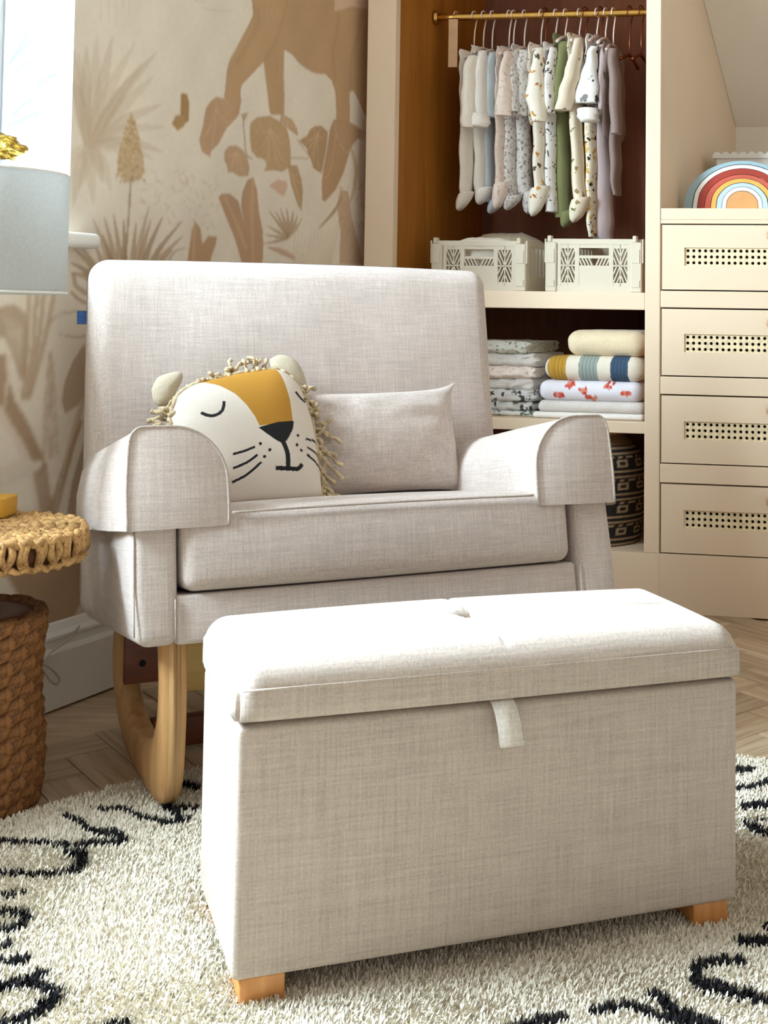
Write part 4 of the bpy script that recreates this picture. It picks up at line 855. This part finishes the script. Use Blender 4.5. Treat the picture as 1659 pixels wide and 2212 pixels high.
for l_ in ([(740, 906), (820, 885), (898, 854)], [(745, 1004), (840, 965), (918, 910)], [(745, 1097), (850, 1045), (948, 960)], [(1280, 780), (1340, 778), (1395, 778)], [(1292, 837), (1350, 857), (1405, 880)], [(1288, 893), (1350, 925), (1410, 964)]): pp.line(l_, 17, BKc)
for d_ in ((937, 832), (1005, 875), (968, 922), (1217, 762), (1208, 832), (1243, 868)): pp.dot(d_, 12, BKc)
def l3(x, y, off): return B0+EX*x+TU*y+Tn*off
Vf = B0+np.outer(pl[:, 0], EX)+np.outer(pl[:, 1], TU)-np.outer(pth, Tn); Vb = B0+np.outer(pl[:, 0], EX)+np.outer(pl[:, 1], TU)+np.outer(pth, Tn)
n1 = len(pl); F = []
for j in range(NR_-1):
    for i in range(NA):
        k = (i+1) % NA; q = (j*NA+i, (j+1)*NA+i, (j+1)*NA+k, j*NA+k); F.append(q); F.append(tuple(n1+x for x in q[::-1]))
for i in range(NA):
    k = (i+1) % NA; F.append((n1-1, i, k)); F.append((2*n1-1, n1+k, n1+i)); b = (NR_-1)*NA; F.append((b+i, n1+b+i, n1+b+k, b+k))
Cb = np.tile(lin((236, 226, 210)), (n1, 1))
obj('face', (np.vstack([Vf, Vb]), F), LIONM, lion, world=True, cols=np.vstack([pp.C, Cb]))
for ep in ([(333, 832), (346, 806), (372, 795), (396, 793), (401, 808), (388, 835), (372, 862), (352, 868), (338, 856)], [(590, 766), (612, 756), (642, 764), (662, 790), (672, 826), (664, 858), (636, 846), (612, 816), (596, 792)]):
    E = [np.array(lionp(*q)) for q in ep]; E = smooth_path(E+[E[0]], 5)[:-1]; c = np.mean(E, 0); rings = []
    for rho, th in ((.05, .016), (.5, .014), (.8, .009), (.95, .004), (1., .0)): rings.append(np.array([l3(*(c+(q-c)*rho), .03-th) for q in E]))
    for rho, th in ((.95, .004), (.5, .012), (.05, .014)): rings.append(np.array([l3(*(c+(q-c)*rho), .03+th) for q in E]))
    obj('ear', loft(rings), linen('ear_canvas', (186, 172, 148), .06, 400), lion, world=True)
# rope mane: twisted strands around the edge
R = random.Random(11)
def strand(p, d, L, off):
    pts = []; q = np.array(p, float); a = math.atan2(d[1], d[0])
    for k in range(9):
        pts.append(l3(q[0], q[1], off+.006*math.sin(k*1.3+L*90))); a += R.uniform(-.5, .5); a = a+(-.07 if math.cos(a) > 0 else .07); q = q+np.array([math.cos(a), math.sin(a)])*L/8
    rad = [.0042+.0014*math.sin(k*2.1) for k in range(9)]; rad[-1] = .0055; return tube(smooth_path(pts, 3), np.interp(np.linspace(0, 1, 25), np.linspace(0, 1, 9), rad), 6)
cnt = 0
for i in range(0, NA, 3):
    q = Lp[i]; d = (q-Lc)/np.linalg.norm(q-Lc); ang_ = math.degrees(math.atan2(d[1], d[0])) % 360
    bottom = 215 < ang_ < 320; L = R.uniform(.022, .042)
    if 48 < ang_ < 100: L = R.uniform(.034, .056)
    if 145 < ang_ < 190: L = R.uniform(.035, .06)
    if 320 <= ang_ or ang_ < 10: L = R.uniform(.05, .085); d = np.array([.75, -.75]) if ang_ > 300 else np.array([.85, -.3])
    offz = R.uniform(-.008, .012)
    if 100 <= ang_ < 126: L = R.uniform(.014, .024)
    if 126 <= ang_ < 158 or 40 < ang_ < 72: L = .011; offz = .012
    if bottom: L = .014
    d = d+np.array([R.uniform(-.5, .5), R.uniform(-.5, .5)])
    obj('tassel', strand(q-(q-Lc)*.03, d, L, offz), TASSEL, lion, world=True); cnt += 1
obj('mane_cord', tube([l3(*(Lc+(q-Lc)*1.005), .003*math.sin(i*.7)) for i, q in enumerate(Lp[::2]+[Lp[0]])], .0058, 6), TASSEL, lion, world=True)

# ================================================================== OTTOMAN
OX, OY, OA, OW, OD, OZB, OZT, OZL = -.1836, 1.5421, .3108, .7687, .2725, .0379, .3734, .4455
ot = thing('storage_ottoman', 'oatmeal linen storage ottoman with hinged lid on oak block feet', 'ottoman', (OX, OY, 0), OA)
obj('body', rb((0, 0, OZB), (OW, OD, OZT-.007), .010, 3, (8, 4, 4), (.0, .004, 0)), OTT, ot)
V, F = rb((-.004, -.006, OZT-.06), (OW+.005, OD+.006, OZL), .036, 5, (120, 40, 3), (.002, .003, .014))
V[:, 2] = np.maximum(V[:, 2], OZT); lowm = V[:, 2] < OZT+.04
for ax, lo_, hi_ in ((0, -.004, OW+.005), (1, -.006, OD+.006)):   # straighten the walls below the rounded shoulder
    f = np.clip((OZT+.045-V[:, 2])/.01, 0, 1); c = (lo_+hi_)/2; edge = np.abs(V[:, ax]-c) > (hi_-lo_)/2-.03
    V[:, ax] = np.where(edge & (f > 0), V[:, ax]*(1-f)+np.where(V[:, ax] > c, np.maximum(V[:, ax], hi_-.008), np.minimum(V[:, ax], lo_+.008))*f, V[:, ax])
cx, cy = OW/2+.005, OD/2+.0; top = V[:, 2] > OZT+.05; dx, dy = V[:, 0]-cx, V[:, 1]-cy; r2 = dx**2+dy**2
V[:, 2] -= top*(.020*np.exp(-r2/.022**2)+.0045*np.exp(-(dy/.0035)**2)*(np.abs(dx) < OW*.44)+.0045*np.exp(-(dx/.0035)**2)*(np.abs(dy) < OD*.46))
ang_ = np.arctan2(dy, dx); V[:, 2] -= top*.004*np.exp(-r2/.05**2)*np.cos(ang_*8)**2*(r2 > .008**2)
lid = obj('lid', (V, F), OTT, ot)
V, F = lathe([(0, .004), (.006, .003), (.009, 0), (.008, -.004), (0, -.005)], 16); obj('tuft_button', (V+np.array([cx, cy, OZL-.006]), F), OTT, lid)
obj('piping', tube([(x, -.0068, OZL-.031) for x in np.linspace(.006, OW-.006, 14)], .0014, 6), OTT, lid)
OEX = np.array([math.cos(OA), math.sin(OA), 0]); OEY = np.array([-math.sin(OA), math.cos(OA), 0]); OP = np.array([OX, OY, 0])
def ofr(x, y, d=-.01): P = onpl(x, y, OP+OEY*d, OEY); return (P-OP)@OEX, P[2]
xa, _ = ofr(1056, 1505); xb, _ = ofr(1106, 1505); xm, zm = ofr(1100, 1607, -.03)
path = smooth_path([(.01, OZT-.0015), (-.004, OZT-.0015), (-.016, OZT-.012), (-.024, OZT-.035), (-.027, OZT-.06), (-.024, zm)], 5); rings = []
for k, (yy, zz) in enumerate(path):
    u = k/(len(path)-1); sh = .014*u; rings.append(np.array([(xa+sh, yy, zz), (xb+sh, yy, zz), (xb+sh, yy+.0025, zz+.001), (xa+sh, yy+.0025, zz+.001)]))
obj('pull_tab', loft(rings), linen('tab_linen', (206, 196, 184), .08), ot)
for fx0, fx1 in ((.012, .073), (OW-.073, OW-.014)):
    for fy0, fy1 in ((.006, .066), (OD-.066, OD-.006)): obj('foot', rb((fx0, fy0, .0045), (fx1, fy1, OZB+.001), .002, 1), OAKFEET, ot)

# ================================================================== SIDE TABLE, BOX, LAMP, CORD
TC = (-.705, 2.17); TR = .158; TZ = .5; PC = (-.737, 2.17)
tb_ = thing('wicker_side_table', 'round seagrass side table on a twisted brown rope base', 'side table', (PC[0], PC[1], 0))
off = np.array([TC[0]-PC[0], TC[1]-PC[1], 0])
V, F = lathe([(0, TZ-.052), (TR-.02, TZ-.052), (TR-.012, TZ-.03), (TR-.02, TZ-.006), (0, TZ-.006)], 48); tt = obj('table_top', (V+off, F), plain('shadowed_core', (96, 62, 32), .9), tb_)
R = random.Random(4)
for ring_r in (.022, .044, .066, .088, .11, .131):   # coiled plait on the top, one lumpy coil each
    n = int(2*PI*ring_r/.0045); P = [(ring_r+.0035*math.sin(k*1.9), k) for k in range(n)]
    obj('coil', tube([(off[0]+r*math.cos(2*PI*k/n), off[1]+r*math.sin(2*PI*k/n), TZ-.005+.0028*math.sin(k*2.4)) for r, k in P]+[(off[0]+P[0][0], off[1], TZ-.005)], .0105, 6), SEAGRASS, tt)
NE = 66
em = []
for v in range(3):
    pts = []
    for k in range(7): u = k/6; pts.append((.007*math.sin(u*PI)+R.uniform(-.001, .001), (u-.5)*.010+.006*math.sin(u*5+v), -.054*u))
    em.append(mesh('edge_plait', *tube(smooth_path(pts, 2), [.004+.0036*math.sin(PI*min(1, .15+k/12*.8)) for k in range(13)], 6), SEAGRASS))
for k in range(NE):
    a = 2*PI*k/NE; link('edge_plait', em[k % 3], tt, Matrix.Translation((off[0]+(TR-.010)*math.cos(a), off[1]+(TR-.010)*math.sin(a), TZ))@Matrix.Rotation(a, 4, 'Z')@Matrix.Rotation((k % 2-.5)*.25, 4, 'X'))
obj('rim_plait', tube([(off[0]+(TR-.008+.003*math.sin(k*1.7))*math.cos(2*PI*k/150), off[1]+(TR-.008+.003*math.sin(k*1.7))*math.sin(2*PI*k/150), TZ-.004+.004*math.sin(k*1.3)) for k in range(151)], .0075, 6), SEAGRASS, tt)
obj('rim_plait', tube([(off[0]+(TR-.008+.003*math.sin(k*1.9))*math.cos(2*PI*k/150), off[1]+(TR-.008+.003*math.sin(k*1.9))*math.sin(2*PI*k/150), TZ-.05+.003*math.sin(k*1.5)) for k in range(151)], .0062, 6), SEAGRASS, tt)
obj('post', tube([(0, 0, .3), (0, 0, TZ-.05)], .02, 16), plain('grey_green_post', (150, 148, 128), .6), tb_, sharp=40)
base_h = .352; BR = .108
bs = obj('woven_base', lathe([(0, .0), (BR-.012, 0), (BR-.010, .1), (BR-.006, .25), (BR-.012, base_h-.01), (BR-.04, base_h-.006), (0, base_h-.02)], 40), DARKWOOD, tb_)
NRW = 15; rm = []
for v in range(2):   # one twisted strand, wrapped obliquely round the base
    seg = []
    for k in range(7): u = k/6; seg.append((BR-.012+.011*math.sin(u*PI), (u-.5)*.078, (u-.5)*.016*(1 if v == 0 else .7)))
    rm.append(mesh('rope_strand', *tube([(x*math.cos(y/BR)-0, x*math.sin(y/BR), z) for x, y, z in smooth_path(seg, 2)], [.005+.008*math.sin(PI*(.1+.8*k/12)) for k in range(13)], 7), ROPE))
for row in range(NRW):
    for k in range(13):
        z = .014+row*(base_h-.02)/(NRW-.5); a = 2*PI*(k+.5*(row % 2))/13
        sc = 1+.04*math.sin(row*.5); link('rope_strand', rm[(row+k) % 2], bs, Matrix.Translation((0, 0, z))@Matrix.Rotation(a, 4, 'Z')@Matrix.Diagonal((sc, sc, 1.25, 1)))
mb = obj('flat_box', rb((-.09, -.03, 0), (.06, .03, .038), .003, 2), MUSTARD); mb.location = (-.776, 2.265, TZ+.006); mb.rotation_euler = (0, 0, -.12); tag(mb, 'flat mustard yellow box lying on the seagrass side table', 'box')
LX, LY = -.742, 2.10
lamp = thing('table_lamp', 'table lamp with white drum shade in front of the window', 'lamp', (LX, LY, TZ+.006))
obj('lamp_base', lathe([(0, 0), (.03, 0), (.03, .008), (.012, .016), (.009, .03), (.009, .45), (.006, .47), (.0, .472)], 24), BRASS, lamp)
ST = onpl(145, 376, (0, LY, 0), np.array([0, 1., 0])); SBm = onpl(145, 637, (0, LY, 0), np.array([0, 1., 0])); SR = ST[0]-LX; z1, z0 = ST[2]-TZ-.006, SBm[2]-TZ-.006
obj('lamp_shade', loft([np.array([(r*math.cos(a), r*math.sin(a), z) for a in np.linspace(0, 2*PI, 64, endpoint=False)]) for r, z in ((SR-.001, z0), (SR, z0+.001), (SR, z1-.001), (SR-.001, z1), (SR-.003, z1-.001), (SR-.003, z0+.001), (SR-.001, z0))], cap=False), SHADE, lamp)
for zz in (z0+.004, z1-.003): obj('shade_trim', tube([(SR*1.001*math.cos(a), SR*1.001*math.sin(a), zz) for a in np.linspace(0, 2*PI, 65)], .0022, 5), WHITE, lamp)
obj('spider', join(*[tube([(0, 0, z1-.02), ((SR-.002)*math.cos(a), (SR-.002)*math.sin(a), z1-.02)], .0018, 5) for a in (.3, .3+2*PI/3, .3+4*PI/3)], tube([(0, 0, .45), (0, 0, z1+.02)], .003, 6)), BRASS, lamp)
bm = bmesh.new(); bmesh.ops.create_icosphere(bm, subdivisions=4, radius=1); V = np.array([v.co[:] for v in bm.verts]); F = [tuple(v.index for v in f.verts) for f in bm.faces]; bm.free()
for i in range(len(V)):
    v = Vector(V[i]); V[i] = np.array(v*(1+.28*noise.noise(v*2.1)+.14*noise.noise(v*5)))*np.array([.046, .03, .024])
V[:, 2] -= V[:, 0]*.18; g_c = onpl(2, 315, (0, LY, 0), np.array([0, 1., 0]))
obj('finial', (V+np.array([g_c[0]-LX-.004, 0, g_c[2]-TZ-.006]), F), GOLD, lamp)
obj('finial_stem', tube([(0, 0, z1), (0, 0, g_c[2]-TZ-.01)], .004, 8), BRASS, lamp)
def wpt(x, y, out=.03): P = onpl(x, y, WP-WN*out, WN); return P
cord = [wpt(172, 1352, .03), wpt(150, 1380, .028), wpt(118, 1402, .03), wpt(100, 1420, .032), wpt(80, 1440, .035), wpt(72, 1432, .04), wpt(88, 1432, .045), wpt(112, 1446, .05), wpt(128, 1466, .05), wpt(122, 1478, .05), wpt(108, 1470, .05), wpt(94, 1450, .05), wpt(78, 1436, .055), wpt(60, 1470, .06)]
e = wpt(40, 1560, .06); cord += [np.array([e[0], e[1], .1]), np.array([e[0]-.02, e[1], .004]), np.array([e[0]-.15, e[1]-.1, .004])]
tag(obj('power_cord', tube(smooth_path(cord, 6), .0026, 6), CORDM, world=True), 'thin white power cord looping down in front of the baseboard', 'cord')

# ================================================================== RUG
rug = thing('round_rug', 'round cream shaggy rug with black letter outlines', 'rug', (RC[0], RC[1], 0))
bp = [(RR*math.cos(t), RR*math.sin(t)) for t in np.linspace(0, 2*PI, 160, endpoint=False)]
N1, N2 = 200, 90; V = []; 
rr_ = np.linspace(0, 1, N2+1)[1:]**.7
pts = np.array([(RR*r*math.cos(t), RR*r*math.sin(t)) for r in rr_ for t in np.linspace(0, 2*PI, N1, endpoint=False)])
LI = (0, 1600, 2.9625); LR = (560, 1800, 1.5095); RG = (1380, 1300, 3.688)
strokes = [(LI, [(580, 425), (690, 432), (790, 430), (870, 470), (960, 490), (1090, 517), (1170, 495), (1215, 480)], (12, 26, 28, 30, 34)), (LI, [(1040, 405), (1110, 440), (1145, 495)], 48), (LI, [(1085, 412), (1260, 420)], 28), (LI, [(1170, 262), (1270, 295)], 46),
 (LI, [(400, 470), (470, 490), (560, 545), (640, 580), (720, 580), (780, 610), (812, 636)], (18, 34, 44, 44, 42)), (LI, [(-80, 628), (150, 640), (280, 640), (400, 650), (500, 655), (620, 640), (740, 640), (815, 635)], (24, 22, 30, 34, 26, 34)),
 (LI, [(395, 690), (480, 710), (532, 722), (520, 775), (430, 828)], (16, 46, 66, 60, 40)), (LI, [(-80, 820), (130, 835), (260, 840), (410, 828)], (28, 30, 36, 24)), (LI, [(-80, 975), (90, 965), (172, 943)], 28),
 (LI, [(-80, 1070), (80, 1082), (150, 1098), (160, 1140), (110, 1175), (-80, 1215)], (30, 40, 60, 60, 44, 40)), (LI, [(-80, 1320), (75, 1288)], 40), (LI, [(-80, 1400), (90, 1395), (184, 1385)], 40),
 (LI, [(-80, 1580), (80, 1545), (150, 1520), (220, 1490), (305, 1475)], (60, 60, 50, 24)), (LI, [(150, 1530), (250, 1560), (350, 1590), (340, 1640), (260, 1690), (200, 1740), (100, 1770), (-80, 1800)], (40, 60, 80, 70, 60, 56)), (LI, [(600, 1900), (680, 1815), (760, 1785), (845, 1790)], (50, 48, 30)),
 (LR, [(1555, 345), (1720, 352)], 34), (LR, [(1645, 295), (1740, 298)], 22), (LR, [(1585, 415), (1500, 408), (1440, 425), (1418, 455), (1450, 485), (1550, 510), (1700, 545)], (20, 24, 36, 44, 36, 34)), (LR, [(1262, 512), (1310, 530), (1350, 570), (1400, 590), (1500, 632)], (22, 34, 34, 34)), (LR, [(1075, 575), (1130, 570), (1200, 555), (1260, 575), (1330, 600), (1420, 622)], (26, 24, 24, 26)), (LR, [(800, 640), (920, 605), (1003, 595)], (30, 34, 26)),
 (RG, [(700, 1322), (860, 1328), (930, 1325)], (36, 40, 14)), (RG, [(760, 1482), (880, 1470), (960, 1445), (1120, 1395)], (22, 40, 44)), (RG, [(790, 1622), (900, 1610), (1120, 1600)], (24, 52, 56)), (RG, [(1120, 1705), (930, 1725), (840, 1745), (900, 1770), (970, 1820), (1120, 1850)], (14, 16, 50, 60, 56))]
def rugpaint(X, Y, base):
    p = Paint(X, Y, base, lambda x, y: tuple(onz(x, y, .012)[:2]-RC)); idx = []
    for z, l_, w in strokes: p.z = z; idx.append(p.line(l_, np.array(w)*1.06 if not np.isscalar(w) else w*1.06, (20, 17, 22)))
    return p, (np.unique(np.concatenate(idx)) if idx else np.array([], int))
p, _ = rugpaint(pts[:, 0], pts[:, 1], (232, 222, 204))
V = np.c_[pts, np.full(len(pts), .005)]; V = np.vstack([V, [[0, 0, .005]], np.c_[pts[-N1:]*1.002, np.zeros(N1)+.0005]]); F = []
for j in range(N2-1):
    for i in range(N1): k = (i+1) % N1; F.append((j*N1+i, (j+1)*N1+i, (j+1)*N1+k, j*N1+k))
c0 = N2*N1
for i in range(N1): k = (i+1) % N1; F.append((c0, i, k)); F.append(((N2-1)*N1+i, c0+1+i, c0+1+k, (N2-1)*N1+k))
obj('backing', (V, F), RUGM, rug, cols=np.vstack([p.C, p.C[:1], p.C[-N1:]]), smooth=False)
# pile: short curved wool blades
SP = .0052; gx = np.arange(-RR, RR, SP); X, Y = np.meshgrid(gx, gx); X = X.ravel()+rng.uniform(-.4, .4, X.size)*SP; Y = Y.ravel()+rng.uniform(-.4, .4, Y.size)*SP
m = (np.hypot(X, Y) < RR-.004) & (Y+RC[1] > .55); X, Y = X[m], Y[m]
p, bi = rugpaint(X, Y, (238, 229, 210)); n = len(X); blk_ = np.zeros(n, bool); blk_[bi] = True
col = p.C*rng.uniform(.88, 1.05, n)[:, None]; col = np.clip(col, 0, 1)
NB = 2; Vs = []; Cs = []
sw = np.array([noise.noise(Vector((x*5, y*5, 0))) for x, y in zip(X, Y)])*3
for b in range(NB):
    a = sw+rng.normal(0, 1.1, n); lean = rng.uniform(.002, .007, n); h = rng.uniform(.010, .015, n)*np.where(blk_, 1.05, 1); w = rng.uniform(.0014, .0024, n)
    dx, dy = np.cos(a), np.sin(a); ox, oy = X+rng.normal(0, .0015, n), Y+rng.normal(0, .0015, n); px_, py_ = -dy*w, dx*w
    q = np.stack([np.stack([ox-px_, oy-py_, np.full(n, .004)], 1), np.stack([ox+px_, oy+py_, np.full(n, .004)], 1), np.stack([ox+px_*.9+dx*lean*.4, oy+py_*.9+dy*lean*.4, h*.65], 1), np.stack([ox-px_*.9+dx*lean*.4, oy-py_*.9+dy*lean*.4, h*.65], 1), np.stack([ox+dx*lean+px_*.3, oy+dy*lean+py_*.3, h], 1), np.stack([ox+dx*lean-px_*.3, oy+dy*lean-py_*.3, h], 1)], 1)
    Vs.append(q.reshape(-1, 3)); Cs.append(np.repeat(col, 6, 0))
Vp = np.vstack(Vs); base_i = np.arange(n*NB)*6; Fq = np.vstack([np.stack([base_i, base_i+1, base_i+2, base_i+3], 1), np.stack([base_i+3, base_i+2, base_i+4, base_i+5], 1)])
pile = obj('pile', (Vp, Fq), RUGM, rug, cols=np.vstack(Cs), smooth=False); pile['kind'] = 'stuff'
